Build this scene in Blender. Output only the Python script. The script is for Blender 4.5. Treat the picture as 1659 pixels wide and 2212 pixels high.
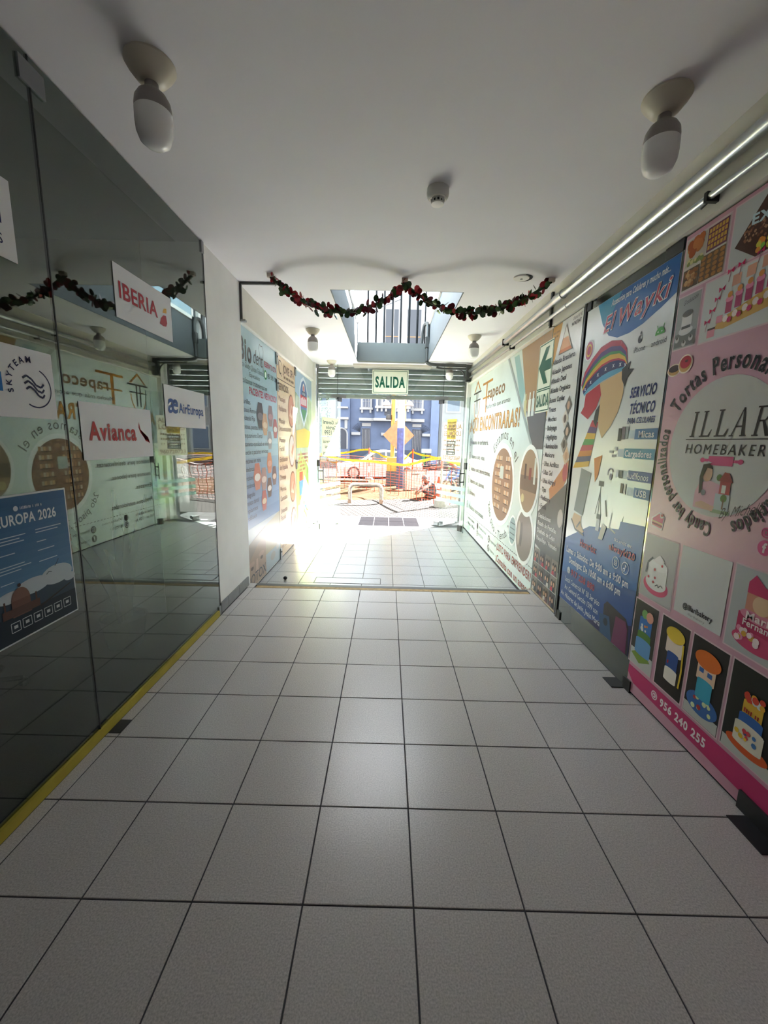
import bpy, bmesh, math, random
from mathutils import Vector, Matrix
random.seed(7)
for o in list(bpy.data.objects):
    bpy.data.objects.remove(o)
SC = bpy.context.scene
COL = SC.collection

# ---------------------------------------------------------------- camera
F_PX, PITCH, ROLL, YAW = 876.12, 0.172498, 0.022174, -0.005040
def make_camera():
    cp, sp, cy, sy = math.cos(PITCH), math.sin(PITCH), math.cos(YAW), math.sin(YAW)
    fwd = Vector((sy * cp, cy * cp, -sp)); right = Vector((cy, -sy, 0)); up = right.cross(fwd)
    cr, sr = math.cos(ROLL), math.sin(ROLL)
    r2 = cr * right + sr * up; u2 = -sr * right + cr * up
    cam = bpy.data.cameras.new('camera'); o = bpy.data.objects.new('camera', cam); COL.objects.link(o)
    m = Matrix.Identity(4)
    for i in range(3):
        m[i][0], m[i][1], m[i][2] = r2[i], u2[i], -fwd[i]
    m[0][3], m[1][3], m[2][3] = -0.132, 0.0, 1.6496
    o.matrix_world = m
    cam.sensor_fit = 'HORIZONTAL'; cam.sensor_width = 36.0; cam.lens = F_PX / 1659 * 36
    cam.clip_start = 0.02; cam.clip_end = 400
    SC.camera = o
make_camera()

# ---------------------------------------------------------------- sky, sun, exposure
W = bpy.data.worlds.new('sky'); SC.world = W; W.use_nodes = True
W.node_tree.nodes['Background'].inputs[0].default_value = (0.86, 0.94, 1.0, 1)
W.node_tree.nodes['Background'].inputs[1].default_value = 0.34
sun = bpy.data.lights.new('sun', 'SUN'); sun.energy = 12.0; sun.angle = math.radians(0.7); sun.color = (1.0, 0.962, 0.965)
so = bpy.data.objects.new('sun', sun); COL.objects.link(so)
so.rotation_euler = Vector((-0.575, -0.52, -0.629)).to_track_quat('-Z', 'Y').to_euler()
# added area fill over the light well, beyond what the sky itself gives
well = bpy.data.lights.new('light_well_fill', 'AREA'); well.shape = 'RECTANGLE'; well.size = 1.3; well.size_y = 3.4; well.energy = 7.0; well.color = (0.95, 0.98, 1.0)
wo = bpy.data.objects.new('light_well_fill', well); COL.objects.link(wo); wo.location = (-0.07, 7.0, 6.2); wo.rotation_euler = (math.radians(-38), 0, 0)
SC.view_settings.view_transform = 'Standard'; SC.view_settings.look = 'None'
SC.view_settings.gamma = 1; SC.view_settings.use_curve_mapping = False
SC.view_settings.exposure = 4.02
SC.cycles.max_bounces = 10; SC.cycles.diffuse_bounces = 6; SC.cycles.transparent_max_bounces = 24
SC.cycles.sample_clamp_indirect = 8
SC.cycles.caustics_reflective = False; SC.cycles.caustics_refractive = False
SC.cycles.use_denoising = True

# ---------------------------------------------------------------- materials
def lin(c):
    return tuple(((v / 255) / 12.92 if v / 255 <= 0.04045 else ((v / 255 + 0.055) / 1.055) ** 2.4) for v in c)
def hx(s):
    return tuple(int(s[i:i + 2], 16) for i in (0, 2, 4))
MATS = {}
def mat(name, col, rough=0.5, metal=0.0, noise=None, bump=None, spec=0.5, emit=None, coat=0.0):
    """noise=(scale, amount, detail) varies the colour; bump=(scale, strength, distance) adds relief; both in world space"""
    if name in MATS: return MATS[name]
    m = bpy.data.materials.new(name); m.use_nodes = True; MATS[name] = m
    nt = m.node_tree; b = nt.nodes['Principled BSDF']
    c = lin(hx(col)) if isinstance(col, str) else col
    b.inputs['Base Color'].default_value = (*c, 1); b.inputs['Roughness'].default_value = rough
    b.inputs['Metallic'].default_value = metal; b.inputs['Specular IOR Level'].default_value = spec
    if coat: b.inputs['Coat Weight'].default_value = coat; b.inputs['Coat Roughness'].default_value = 0.05
    if emit: b.inputs['Emission Color'].default_value = (*c, 1); b.inputs['Emission Strength'].default_value = emit
    if noise or bump:
        geo = nt.nodes.new('ShaderNodeNewGeometry')
    if noise:
        n = nt.nodes.new('ShaderNodeTexNoise'); n.inputs['Scale'].default_value = noise[0]; n.inputs['Detail'].default_value = noise[2] if len(noise) > 2 else 3
        nt.links.new(geo.outputs['Position'], n.inputs['Vector'])
        r = nt.nodes.new('ShaderNodeValToRGB'); a = noise[1]
        r.color_ramp.elements[0].position = 0.3; r.color_ramp.elements[1].position = 0.7
        r.color_ramp.elements[0].color = (*[v * (1 - a) for v in c], 1); r.color_ramp.elements[1].color = (*[min(1, v * (1 + a)) for v in c], 1)
        nt.links.new(n.outputs['Fac'], r.inputs['Fac']); nt.links.new(r.outputs['Color'], b.inputs['Base Color'])
    if bump:
        n2 = nt.nodes.new('ShaderNodeTexNoise'); n2.inputs['Scale'].default_value = bump[0]; n2.inputs['Detail'].default_value = 4
        nt.links.new(geo.outputs['Position'], n2.inputs['Vector'])
        bp = nt.nodes.new('ShaderNodeBump'); bp.inputs['Strength'].default_value = bump[1]; bp.inputs['Distance'].default_value = bump[2]
        nt.links.new(n2.outputs['Fac'], bp.inputs['Height']); nt.links.new(bp.outputs['Normal'], b.inputs['Normal'])
    return m
def glass(name, tint, ior, gloss=(1, 1, 1), rough=0.0):
    """thin pane: tinted see-through plus mirror reflection that grows with the angle of view"""
    if name in MATS: return MATS[name]
    m = bpy.data.materials.new(name); m.use_nodes = True; MATS[name] = m; nt = m.node_tree
    nt.nodes.remove(nt.nodes['Principled BSDF'])
    t = nt.nodes.new('ShaderNodeBsdfTransparent'); t.inputs[0].default_value = (*tint, 1)
    g = nt.nodes.new('ShaderNodeBsdfGlossy'); g.inputs[0].default_value = (*gloss, 1); g.inputs['Roughness'].default_value = rough
    # Schlick reflectance, alike from both sides
    lw = nt.nodes.new('ShaderNodeLayerWeight'); lw.inputs['Blend'].default_value = 0.5
    p = nt.nodes.new('ShaderNodeMath'); p.operation = 'POWER'; p.inputs[1].default_value = 5
    f0 = ((ior - 1) / (ior + 1)) ** 2
    f = nt.nodes.new('ShaderNodeMath'); f.operation = 'MULTIPLY_ADD'; f.inputs[1].default_value = 1 - f0; f.inputs[2].default_value = f0
    nt.links.new(lw.outputs['Facing'], p.inputs[0]); nt.links.new(p.outputs[0], f.inputs[0])
    x = nt.nodes.new('ShaderNodeMixShader')
    nt.links.new(f.outputs[0], x.inputs[0]); nt.links.new(t.outputs[0], x.inputs[1]); nt.links.new(g.outputs[0], x.inputs[2])
    nt.links.new(x.outputs[0], nt.nodes['Material Output'].inputs[0])
    return m
def pr(col, rough=0.32):
    return mat('print_%s_%d' % (col, int(rough * 100)), col, rough, spec=0.16)

# ---------------------------------------------------------------- mesh builder
class MB:
    def __init__(s): s.v, s.f, s.m, s.mats = [], [], [], []
    def mi(s, m):
        if m not in s.mats: s.mats.append(m)
        return s.mats.index(m)
    def add(s, vs, fs, m):
        k = len(s.v); i = s.mi(m); s.v += [tuple(v) for v in vs]
        for f in fs: s.f.append(tuple(k + a for a in f)); s.m.append(i)
        return s
    def box(s, x0, x1, y0, y1, z0, z1, m, bev=0.0):
        if bev <= 0:
            vs = [(x, y, z) for z in (z0, z1) for y in (y0, y1) for x in (x0, x1)]
            return s.add(vs, [(0, 2, 3, 1), (4, 5, 7, 6), (0, 1, 5, 4), (2, 6, 7, 3), (0, 4, 6, 2), (1, 3, 7, 5)], m)
        bm = bmesh.new(); bmesh.ops.create_cube(bm, size=1)
        for v in bm.verts: v.co = Vector(((x0 + x1) / 2 + v.co.x * (x1 - x0), (y0 + y1) / 2 + v.co.y * (y1 - y0), (z0 + z1) / 2 + v.co.z * (z1 - z0)))
        bmesh.ops.bevel(bm, geom=bm.edges[:], offset=bev, segments=2, affect='EDGES', profile=0.6)
        bm.verts.index_update(); s.add([v.co for v in bm.verts], [[v.index for v in f.verts] for f in bm.faces], m); bm.free(); return s
    def prism(s, pts, d, m, both=True):
        """pts: planar 3-D outline, d: extrusion vector"""
        n = len(pts); d = Vector(d); a = [Vector(p) for p in pts]; b = [p + d for p in a]
        fs = [tuple(range(n)), tuple(range(2 * n - 1, n - 1, -1))] if both else [tuple(range(n))]
        fs += [(i, (i + 1) % n, n + (i + 1) % n, n + i) for i in range(n)]
        return s.add(a + b, fs, m)
    def tube(s, pts, r, m, n=10, caps=True):
        pts = [Vector(p) for p in pts]; rs = r if isinstance(r, (list, tuple)) else [r] * len(pts)
        vs, fs = [], []; up = None
        for i, p in enumerate(pts):
            t = (pts[min(i + 1, len(pts) - 1)] - pts[max(i - 1, 0)]).normalized()
            if up is None: up = Vector((0, 0, 1)) if abs(t.z) < 0.9 else Vector((1, 0, 0))
            a = t.cross(up).normalized(); b = a.cross(t).normalized(); up = b
            for k in range(n):
                q = 2 * math.pi * k / n; vs.append(p + (a * math.cos(q) + b * math.sin(q)) * rs[i])
        for i in range(len(pts) - 1):
            for k in range(n): fs.append((i * n + k, i * n + (k + 1) % n, (i + 1) * n + (k + 1) % n, (i + 1) * n + k))
        if caps: fs += [tuple(range(n - 1, -1, -1)), tuple((len(pts) - 1) * n + k for k in range(n))]
        return s.add(vs, fs, m)
    def lathe(s, prof, c, m, n=24, axis='z'):
        """prof: (radius, height) list"""
        vs, fs = [], []
        for r, h in prof:
            for k in range(n):
                q = 2 * math.pi * k / n; a, b = r * math.cos(q), r * math.sin(q)
                vs.append((c[0] + a, c[1] + b, c[2] + h) if axis == 'z' else ((c[0] + a, c[1] + h, c[2] + b) if axis == 'y' else (c[0] + h, c[1] + a, c[2] + b)))
        for i in range(len(prof) - 1):
            for k in range(n): fs.append((i * n + k, i * n + (k + 1) % n, (i + 1) * n + (k + 1) % n, (i + 1) * n + k))
        fs += [tuple(range(n - 1, -1, -1)), tuple((len(prof) - 1) * n + k for k in range(n))]
        return s.add(vs, fs, m)
    def ball(s, c, r, m, n=10, k=7):
        rr = r if isinstance(r, (tuple, list)) else (r, r, r); vs, fs = [], []
        for i in range(k + 1):
            t = math.pi * i / k
            for j in range(n):
                q = 2 * math.pi * j / n; vs.append((c[0] + rr[0] * math.sin(t) * math.cos(q), c[1] + rr[1] * math.sin(t) * math.sin(q), c[2] + rr[2] * math.cos(t)))
        for i in range(k):
            for j in range(n): fs.append((i * n + j, i * n + (j + 1) % n, (i + 1) * n + (j + 1) % n, (i + 1) * n + j))
        return s.add(vs, fs, m)
    def mesh(s, name, smooth=False):
        me = bpy.data.meshes.new(name); me.from_pydata(s.v, [], s.f)
        for m in s.mats: me.materials.append(m)
        me.polygons.foreach_set('material_index', s.m)
        if smooth: me.polygons.foreach_set('use_smooth', [True] * len(s.f))
        me.validate(); me.update(); return me
    def build(s, name, parent=None, smooth=False, loc=None):
        o = bpy.data.objects.new(name, s.mesh(name, smooth)); COL.objects.link(o)
        if parent is not None: o.parent = parent
        if loc is not None: o.location = loc
        if smooth:
            me = o.data
            bm = bmesh.new(); bm.from_mesh(me)
            bmesh.ops.recalc_face_normals(bm, faces=bm.faces)
            for e in bm.edges:
                if len(e.link_faces) == 2 and e.calc_face_angle(0) > 0.7: e.smooth = False
            bm.to_mesh(me); bm.free()
        return o
def tag(o, label, cat, group=None):
    o['label'] = label; o['category'] = cat
    if group: o['group'] = group
    return o
def struct(o, label=None):
    o['kind'] = 'structure'
    if label: o['label'] = label
    return o
def empty(name, loc=(0, 0, 0), rz=0):
    o = bpy.data.objects.new(name, None); COL.objects.link(o); o.location = loc; o.rotation_euler = (0, 0, rz); o.empty_display_size = 0.1
    return o
def inst(name, mesh, parent=None, loc=(0, 0, 0), rot=(0, 0, 0), scale=None):
    o = bpy.data.objects.new(name, mesh); COL.objects.link(o); o.location = loc; o.rotation_euler = rot
    if parent is not None: o.parent = parent
    if scale: o.scale = scale
    return o
def copy_tree(o, parent=None):
    c = o.copy(); COL.objects.link(c); c.parent = parent
    for ch in list(o.children): copy_tree(ch, c)
    return c

# ---------------------------------------------------------------- lettering: built-in font, glyph by glyph
CHARS = sorted(set('ABCDEFGHIJKLMNOPQRSTUVWXYZabcdefghijklmnopqrstuvwxyz0123456789.,:;!¡?¿-/()@°•&%|éáíóúñÑÉÁÍÓÚæ\'"'))
GLY = {}
def load_glyphs():
    tmp = []
    for c in CHARS:
        for st, off in (('r', 0.0), ('b', 0.022), ('x', 0.036), ('l', -0.012)):
            cu = bpy.data.curves.new('g', 'FONT'); cu.body = c; cu.resolution_u = 3; cu.offset = off; cu.size = 1
            o = bpy.data.objects.new('g', cu); COL.objects.link(o); tmp.append((c, st, o))
        cu = bpy.data.curves.new('g', 'FONT'); cu.body = 'I' + c + 'I'; cu.resolution_u = 1
        o = bpy.data.objects.new('g', cu); COL.objects.link(o); tmp.append((c, 'w', o))
    cu = bpy.data.curves.new('g', 'FONT'); cu.body = 'II'; o = bpy.data.objects.new('g', cu); COL.objects.link(o); tmp.append(('', 'w', o))
    dg = bpy.context.evaluated_depsgraph_get(); dg.update(); wid = {}
    for c, st, o in tmp:
        me = o.evaluated_get(dg).to_mesh(); vs = [(v.co.x, v.co.y) for v in me.vertices]
        if st == 'w': wid[c] = (max(v[0] for v in vs) - min(v[0] for v in vs))
        else: GLY[c, st] = (vs, [tuple(p.vertices) for p in me.polygons])
        o.evaluated_get(dg).to_mesh_clear()
    for c in CHARS: GLY[c, 'a'] = wid[c] - wid['']
    for c, st, o in tmp:
        cu = o.data; bpy.data.objects.remove(o); bpy.data.curves.remove(cu)
load_glyphs()
SPACE = 0.3
def adv(t, sp): return sum((SPACE if c == ' ' else GLY[c, 'a']) + sp for c in t)

class Print:
    """flat print on a sheet: (u, v) are metres along the sheet as it is read; layers lie a fraction of a millimetre apart"""
    def __init__(s, origin, udir, normal, parent):
        s.o, s.u, s.n, s.p = Vector(origin), Vector(udir), Vector(normal), parent; s.layer = 1; s.mb = None; s.q = 0
    def at(s, u, v, k): return s.o + s.u * u + Vector((0, 0, v)) + s.n * (0.0007 * k + 0.00005 * (s.q % 13))
    def begin(s): s.mb = MB(); return s
    def end(s, name, label=None):
        if s.mb and s.mb.v:
            o = s.mb.build(name, s.p)
            if label: o['label'] = label
        s.mb = None
    def poly(s, pts, col, k=None, rough=0.32):
        k = k or s.layer; s.q += 1
        s.mb.add([s.at(u, v, k) for u, v in pts], [tuple(range(len(pts)))], col if not isinstance(col, str) else pr(col, rough)); return s
    def rect(s, u0, v0, u1, v1, col, k=None): return s.poly([(u0, v0), (u1, v0), (u1, v1), (u0, v1)], col, k)
    def disc(s, u, v, r, col, k=None, ry=None, n=28, a0=0, a1=2 * math.pi):
        ry = ry or r; full = a1 - a0 > 6.28
        pts = [(u + r * math.cos(a0 + (a1 - a0) * i / n), v + ry * math.sin(a0 + (a1 - a0) * i / n)) for i in range(n + (0 if full else 1))]
        return s.poly(pts, col, k)
    def ring(s, u, v, r, w, col, k=None, a0=0, a1=2 * math.pi, n=32, ry=None):
        k = k or s.layer; s.q += 1; m = pr(col); q = (ry or r) / r; vs, fs = [], []
        for i in range(n + 1):
            a = a0 + (a1 - a0) * i / n
            for rr in (r, r - w): vs.append(s.at(u + rr * math.cos(a), v + rr * q * math.sin(a), k))
        for i in range(n): fs.append((2 * i, 2 * i + 2, 2 * i + 3, 2 * i + 1))
        s.mb.add(vs, fs, m); return s
    def line(s, pts, w, col, k=None):
        for (a, b), (c, d) in zip(pts[:-1], pts[1:]):
            L = math.hypot(c - a, d - b) or 1e-6; nx, ny = -(d - b) / L * w / 2, (c - a) / L * w / 2
            s.poly([(a - nx, b - ny), (c - nx, d - ny), (c + nx, d + ny), (a + nx, b + ny)], col, k)
        return s
    def bars(s, u, v, w, h, col, n, k=None):
        """print too small or worn to read: a row of uneven strokes"""
        rg = random.Random(int(u * 997 + v * 131))
        for i in range(n):
            if rg.random() < 0.12: continue
            s.rect(u + w * i / n, v, u + w * (i + rg.uniform(0.45, 0.75)) / n, v + h * rg.uniform(0.75, 1), col, k)
        return s
    def glyphs(s, t, place, size, sx, shear, st, m, k, sp):
        x = 0; s.q += 1
        for c in t:
            if c == ' ': x += SPACE + sp; continue
            vs, fs = GLY[c, st]; a = GLY[c, 'a']; out = []
            for gx, gy in vs:
                u, v = place((x, gx, a), gy); out.append(s.at(u, v, k))
            s.mb.add(out, fs, m); x += a + sp
    def text(s, t, u, v, size, col, w=None, align='l', sx=1.0, shear=0.0, st='r', k=None, sp=0.0, slope=0.0):
        """w: fit the line to this width"""
        k = k or s.layer + 1; sp += {'x': 0.07, 'b': 0.03}.get(st, 0); L = adv(t, sp) * size
        if w: sx = w / L
        L *= sx; u0 = u - (L / 2 if align == 'c' else L if align == 'r' else 0); m = pr(col)
        def place(q, gy):
            x = (q[0] + q[1]) * size * sx + gy * shear * size
            return u0 + x, v + gy * size + x * slope
        s.glyphs(t, place, size, sx, shear, st, m, k, sp); return s
    def arc(s, t, cu, cv, r, a_mid, size, col, st='r', k=None, sp=0.02, inside=False, ry=None, sx=1.0, w=None):
        """text on a circle; inside=True: tops of the letters point to the centre"""
        k = k or s.layer + 1; m = pr(col); sp += {'x': 0.07, 'b': 0.03}.get(st, 0); sx = w / (adv(t, sp) * size) if w else sx; L = adv(t, sp) * size * sx; sg = 1 if inside else -1; q = (ry or r) / r
        def place(g, gy):
            d = (g[0] + g[2] / 2) * size * sx - L / 2; a = a_mid + sg * d / r
            ox, oy = (g[1] - g[2] / 2) * size * sx, gy * size
            ru, rv = math.cos(a), math.sin(a)
            tu, tv = -sg * -rv * 1.0, sg * ru
            tu, tv = (-rv * sg, ru * sg)
            up = -1 if inside else 1
            return cu + r * ru + tu * ox + up * ru * oy, cv + (r * rv) * q + (tv * ox + up * rv * oy) * q
        s.glyphs(t, place, size, sx, 0, st, m, k, sp); return s
def sheet(name, parent, origin_n, x, u0, u1, v0, v1, sgn, m, th=0.003):
    """a poster sheet on a wall plane x; sgn +1 when it faces +x"""
    mb = MB(); y0, y1 = (u0, u1) if sgn > 0 else (-u1, -u0)
    mb.box(min(x, x - sgn * th), max(x, x - sgn * th), y0, y1, v0, v1, m); return mb.build(name, parent)
# ================================================================ the setting
M_ceil = mat('ceiling_paint', 'edebef', 0.75, noise=(1.2, 0.03), bump=(60, 0.15, 0.002))
M_wall = mat('wall_plaster', 'ecebea', 0.7, noise=(2.5, 0.05, 6), bump=(14, 0.25, 0.004))
M_head = mat('header_plaster', 'dbd8d0', 0.7, noise=(3, 0.05, 5), bump=(20, 0.2, 0.003))
M_grout = mat('dark_grout', '3c3a3f', 0.8)
M_tile = mat('speckled_tile', 'b8b3b0', 0.30, noise=(170, 0.24, 3), bump=(90, 0.05, 0.001))
M_tilef = mat('speckled_tile_pale', '999999', 0.24, noise=(170, 0.14, 3), bump=(90, 0.05, 0.001))
M_black = mat('black_metal', '2c2c2e', 0.45, 0.4)
M_steel = mat('dull_steel', '8d8f90', 0.35, 0.9)
M_chrome = mat('galvanised', 'b8bcbd', 0.28, 0.95, noise=(9, 0.1))
M_white = mat('white_paint', 'e6e4de', 0.5)
M_glass = glass('clear_glass', (0.945, 0.972, 0.96), 1.45)
M_tint = glass('smoked_glass', (0.62, 0.66, 0.63), 1.95, gloss=(0.86, 0.9, 0.86))
M_edge = mat('glass_edge', '3f5a52', 0.2)

TCACHE = {}
def tile_mesh(w, h, m, th=0.012, ch=0.0015):
    k = (round(w, 3), round(h, 3), m.name)
    if k not in TCACHE:
        a, b = w / 2, h / 2
        vs = [(-a, -b, -th), (a, -b, -th), (a, b, -th), (-a, b, -th), (-a, -b, -ch), (a, -b, -ch), (a, b, -ch), (-a, b, -ch),
              (-a + ch, -b + ch, 0), (a - ch, -b + ch, 0), (a - ch, b - ch, 0), (-a + ch, b - ch, 0)]
        fs = [(3, 2, 1, 0), (8, 9, 10, 11)]
        for i in range(4):
            j = (i + 1) % 4; fs += [(i, j, 4 + j, 4 + i), (4 + i, 4 + j, 8 + j, 8 + i)]
        TCACHE[k] = MB().add(vs, fs, m).mesh('tile')
    return TCACHE[k]
def lay_tiles(parent, x0, x1, y0, y1, xoff, yoff, step, z, m, gap=0.006):
    def cuts(a, b, off):
        k = math.ceil((a - off) / step); c = [a]
        while off + k * step < b - 1e-4:
            if off + k * step > a + 1e-4: c.append(off + k * step)
            k += 1
        return c + [b]
    xs, ys = cuts(x0, x1, xoff), cuts(y0, y1, yoff)
    for i in range(len(xs) - 1):
        for j in range(len(ys) - 1):
            w, h = xs[i + 1] - xs[i] - gap, ys[j + 1] - ys[j] - gap
            if w < 0.01 or h < 0.01: continue
            inst('tile', tile_mesh(w, h, m), parent, ((xs[i] + xs[i + 1]) / 2, (ys[j] + ys[j + 1]) / 2, z + random.uniform(-0.0006, 0.0004)))
# near floor, raised one step above the entrance
fl = struct(MB().box(-1.70, 1.62, -4, 4.40, -0.15, -0.0035, M_grout).build('floor'), 'beige speckled square tile floor of the corridor')
lay_tiles(fl, -1.67, 1.565, -0.006, 4.335, 0.0, 1.194, 0.4, 0.0, M_tile)
MB().box(-1.67, 1.565, -4, -0.01, -0.003, 0.0, M_tile).build('plain_floor', fl)
ns = MB().box(-1.60, 1.51, 4.40, 4.468, -0.15, 0.001, mat('step_nosing', '4a4c4e', 0.5)).build('trim_1'); struct(ns, 'dark metal edge strip of the single step')
oc = MB().box(-1.58, 1.50, 4.338, 4.399, -0.003, 0.0005, mat('worn_ochre', 'a98f63', 0.7, noise=(20, 0.25))).build('worn_strip', ns)
for xa, xb in ((-1.72, -1.602), (1.512, 1.60)):
    MB().box(xa, xb, 4.338, 4.468, -0.15, 0.0, M_tile).build('step_end', ns)
# far floor, entrance level
ff = struct(MB().box(-1.76, 1.60, 4.40, 8.53, -0.30, -0.1535, M_grout).build('floor'), 'pale tile floor of the lower entrance')
lay_tiles(ff, -1.72, 1.54, 4.47, 8.52, -0.022, 4.945, 0.4, -0.15, M_tilef)
th_ = struct(MB().box(-1.70, 1.52, 8.52, 8.56, -0.2, -0.146, mat('threshold', '5b5d5c', 0.5)).build('trim_2'), 'grey door threshold strip')
hatch = tag(empty('floor_hatch', (-0.6, 5.05, -0.15)), 'rectangular access hatch outlined in the floor just past the step', 'hatch')
mb = MB()
for a in ((-0.44, 0.42, 0.10, 0.108), (-0.44, 0.42, -0.11, -0.102), (-0.44, -0.432, -0.11, 0.108), (0.412, 0.42, -0.11, 0.108)):
    mb.box(a[0], a[1], a[2], a[3], 0.0008, 0.0025, M_grout)
mb.build('frame', hatch)
MB().box(-0.43, 0.41, -0.10, 0.098, 0.0006, 0.0012, M_tilef).build('lid', hatch)
# ceiling with the light well opening
HX0, HX1, HY0, HY1, ZC = -0.78, 0.64, 4.63, 8.60, 3.22
mb = MB()
mb.box(-1.9, 1.85, -4, HY0, ZC, ZC + 0.3, M_ceil).box(-1.9, HX0, HY0, HY1, ZC, ZC + 0.3, M_ceil).box(HX1, 1.85, HY0, HY1, ZC, ZC + 0.3, M_ceil).box(-1.9, 1.85, HY1, 9.0, ZC, ZC + 0.3, M_ceil)
struct(mb.build('ceiling'), 'off-white painted corridor ceiling with a rectangular light well')
# light well
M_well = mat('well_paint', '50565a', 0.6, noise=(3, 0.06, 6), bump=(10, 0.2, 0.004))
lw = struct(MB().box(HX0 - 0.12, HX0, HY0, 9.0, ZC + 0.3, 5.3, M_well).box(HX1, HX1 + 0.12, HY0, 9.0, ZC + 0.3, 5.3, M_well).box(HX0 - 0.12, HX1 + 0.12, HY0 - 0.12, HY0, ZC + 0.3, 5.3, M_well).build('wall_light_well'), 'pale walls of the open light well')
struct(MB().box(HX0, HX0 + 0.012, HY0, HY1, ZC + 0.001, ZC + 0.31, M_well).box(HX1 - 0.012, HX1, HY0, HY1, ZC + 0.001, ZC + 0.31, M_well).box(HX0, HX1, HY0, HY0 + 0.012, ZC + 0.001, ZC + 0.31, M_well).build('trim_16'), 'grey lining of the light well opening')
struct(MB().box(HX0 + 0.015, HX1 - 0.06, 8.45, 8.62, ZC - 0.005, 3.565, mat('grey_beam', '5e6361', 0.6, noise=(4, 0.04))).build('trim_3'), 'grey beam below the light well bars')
gr = tag(empty('window_grille', (-0.07, 8.68, 3.53)), 'row of grey vertical security bars closing the light well', 'grille')
bar = MB().tube([(0, 0, 0), (0, 0, 1.8)], 0.022, mat('grey_bar', '1c1e20', 0.7, 0.0, spec=0.1), 8).mesh('bar')
for k in range(9): inst('bar', bar, gr, (-0.675 + 0.165 * k, 0, 0))
MB().box(-0.70, 0.70, -0.02, 0.02, 1.55, 1.59, mat('grey_bar', '1c1e20', 0.7)).build('top_rail', gr)
for sx, x0 in ((1, HX0), (-1, HX1)):
    w_ = struct(empty('window_1' if sx > 0 else 'window_2', (x0, 7.5, 4.5)), 'tall blue-tinted side window in the light well')
    mb = MB(); fr = M_white
    for a in ((-0.9, -0.84, -0.6, 0.7), (0.84, 0.9, -0.6, 0.7), (-0.9, 0.9, -0.6, -0.54)): mb.box(min(0, sx * 0.03), max(0, sx * 0.03), a[0], a[1], a[2], a[3], fr)
    mb.build('window_frame', w_)
    MB().box(min(0, sx * 0.012), max(0, sx * 0.012), -0.84, 0.84, -0.54, 0.7, mat('sky_glass', '9fb9c6', 0.08)).build('pane', w_)
for x0, x1 in ((-0.765, -0.70), (0.58, 0.635)):
    struct(MB().box(x0, x1, 8.55, 8.66, 3.565, 5.3, M_white).build('trim_4'), 'white jamb beside the light well bars')
# left: glass shopfront, pillar, entrance wall
pil = struct(MB().box(-2.2, -1.685, 3.625, 4.47, -0.15, ZC, M_wall).build('wall_left'), 'white plastered pillar between the shopfront and the entrance')
bb = struct(MB().box(-1.685, -1.676, 3.63, 4.40, 0.0, 0.006, M_grout).build('baseboard_left'), 'grey tile skirting of the white pillar')
for a, b in ((3.63, 3.80), (3.803, 4.10), (4.103, 4.40)):
    MB().box(-1.686, -1.672, a, b, 0.004, 0.105, mat('grey_skirting', '77797c', 0.4, noise=(15, 0.1)), 0.002).build('tile', bb)
struct(MB().box(-2.2, -1.728, 4.47, 9.0, -0.15, ZC, M_wall).build('wall_left_entrance'), 'white wall behind the posters left of the entrance')
struct(MB().box(-1.73, -1.70, 4.47, 9.0, 2.86, ZC, M_head).build('trim_5'), 'cream header above the left posters')
struct(MB().box(-1.73, -1.69, 4.47, 9.0, 2.845, 2.862, M_white).build('trim_6'), 'thin white ledge above the left posters')
struct(MB().box(-1.76, -1.66, 8.70, 8.84, -0.15, ZC, M_white).build('trim_7'), 'cream door jamb on the poster side')
struct(MB().box(1.495, 1.60, 8.70, 8.84, -0.15, ZC, M_white).build('trim_8'), 'cream door jamb on the blue-white banner side')
# right wall
struct(MB().box(1.575, 2.1, -4, 9.0, -0.15, ZC, M_wall).build('wall_right'), 'right wall of the corridor behind the banners')
struct(MB().box(1.525, 1.58, -4, 9.0, 2.85, ZC, M_head).build('trim_9'), 'cream header above the right banners')
struct(MB().box(1.50, 1.58, 4.45, 8.7, 2.842, 2.856, M_white).build('trim_10'), 'thin white ledge above the tall entrance banner')
struct(MB().box(-6, 2.1, -4.2, -4, -0.15, 3.5, mat('dim_wall', '8d8a84', 0.8)).build('wall_back'), 'plain wall at the inner end of the corridor')
# dark office behind the smoked glass
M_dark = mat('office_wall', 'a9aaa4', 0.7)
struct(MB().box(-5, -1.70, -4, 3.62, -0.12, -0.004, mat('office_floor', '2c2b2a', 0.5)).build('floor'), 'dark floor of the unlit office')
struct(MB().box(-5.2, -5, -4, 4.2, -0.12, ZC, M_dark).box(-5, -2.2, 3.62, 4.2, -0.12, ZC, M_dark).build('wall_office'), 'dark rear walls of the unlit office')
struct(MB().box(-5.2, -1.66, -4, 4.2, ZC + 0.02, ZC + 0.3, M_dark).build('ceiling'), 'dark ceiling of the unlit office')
def pane(name, label, b, m, fits=(), extra=None):
    o = struct(MB().box(*b, m).build(name), label)
    for f in fits: MB().box(*f, M_steel, 0.002).build('patch_fitting', o)
    return o
g1 = pane('window_3', 'smoked glass shopfront pane carrying the near airline cards', (-1.684, -1.680, 0.30, 1.982, 0.055, 3.21), M_tint)
g2 = pane('window_4', 'smoked glass shopfront pane beside the white pillar', (-1.684, -1.680, 1.988, 3.618, 0.055, 3.21), M_tint,
          [(-1.694, -1.672, 1.93, 2.06, 3.09, 3.18), (-1.694, -1.672, 3.585, 3.625, 3.13, 3.22), (-1.694, -1.672, 3.575, 3.622, 0.0, 0.085)])
for o in (g1, g2):
    y = 1.985 if o is g1 else 3.622
    MB().box(-1.692, -1.678, y - 0.003, y + 0.003, 0.05, 3.21, mat('black_seal', '17181a', 0.5)).build('edge_seal', o)
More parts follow.
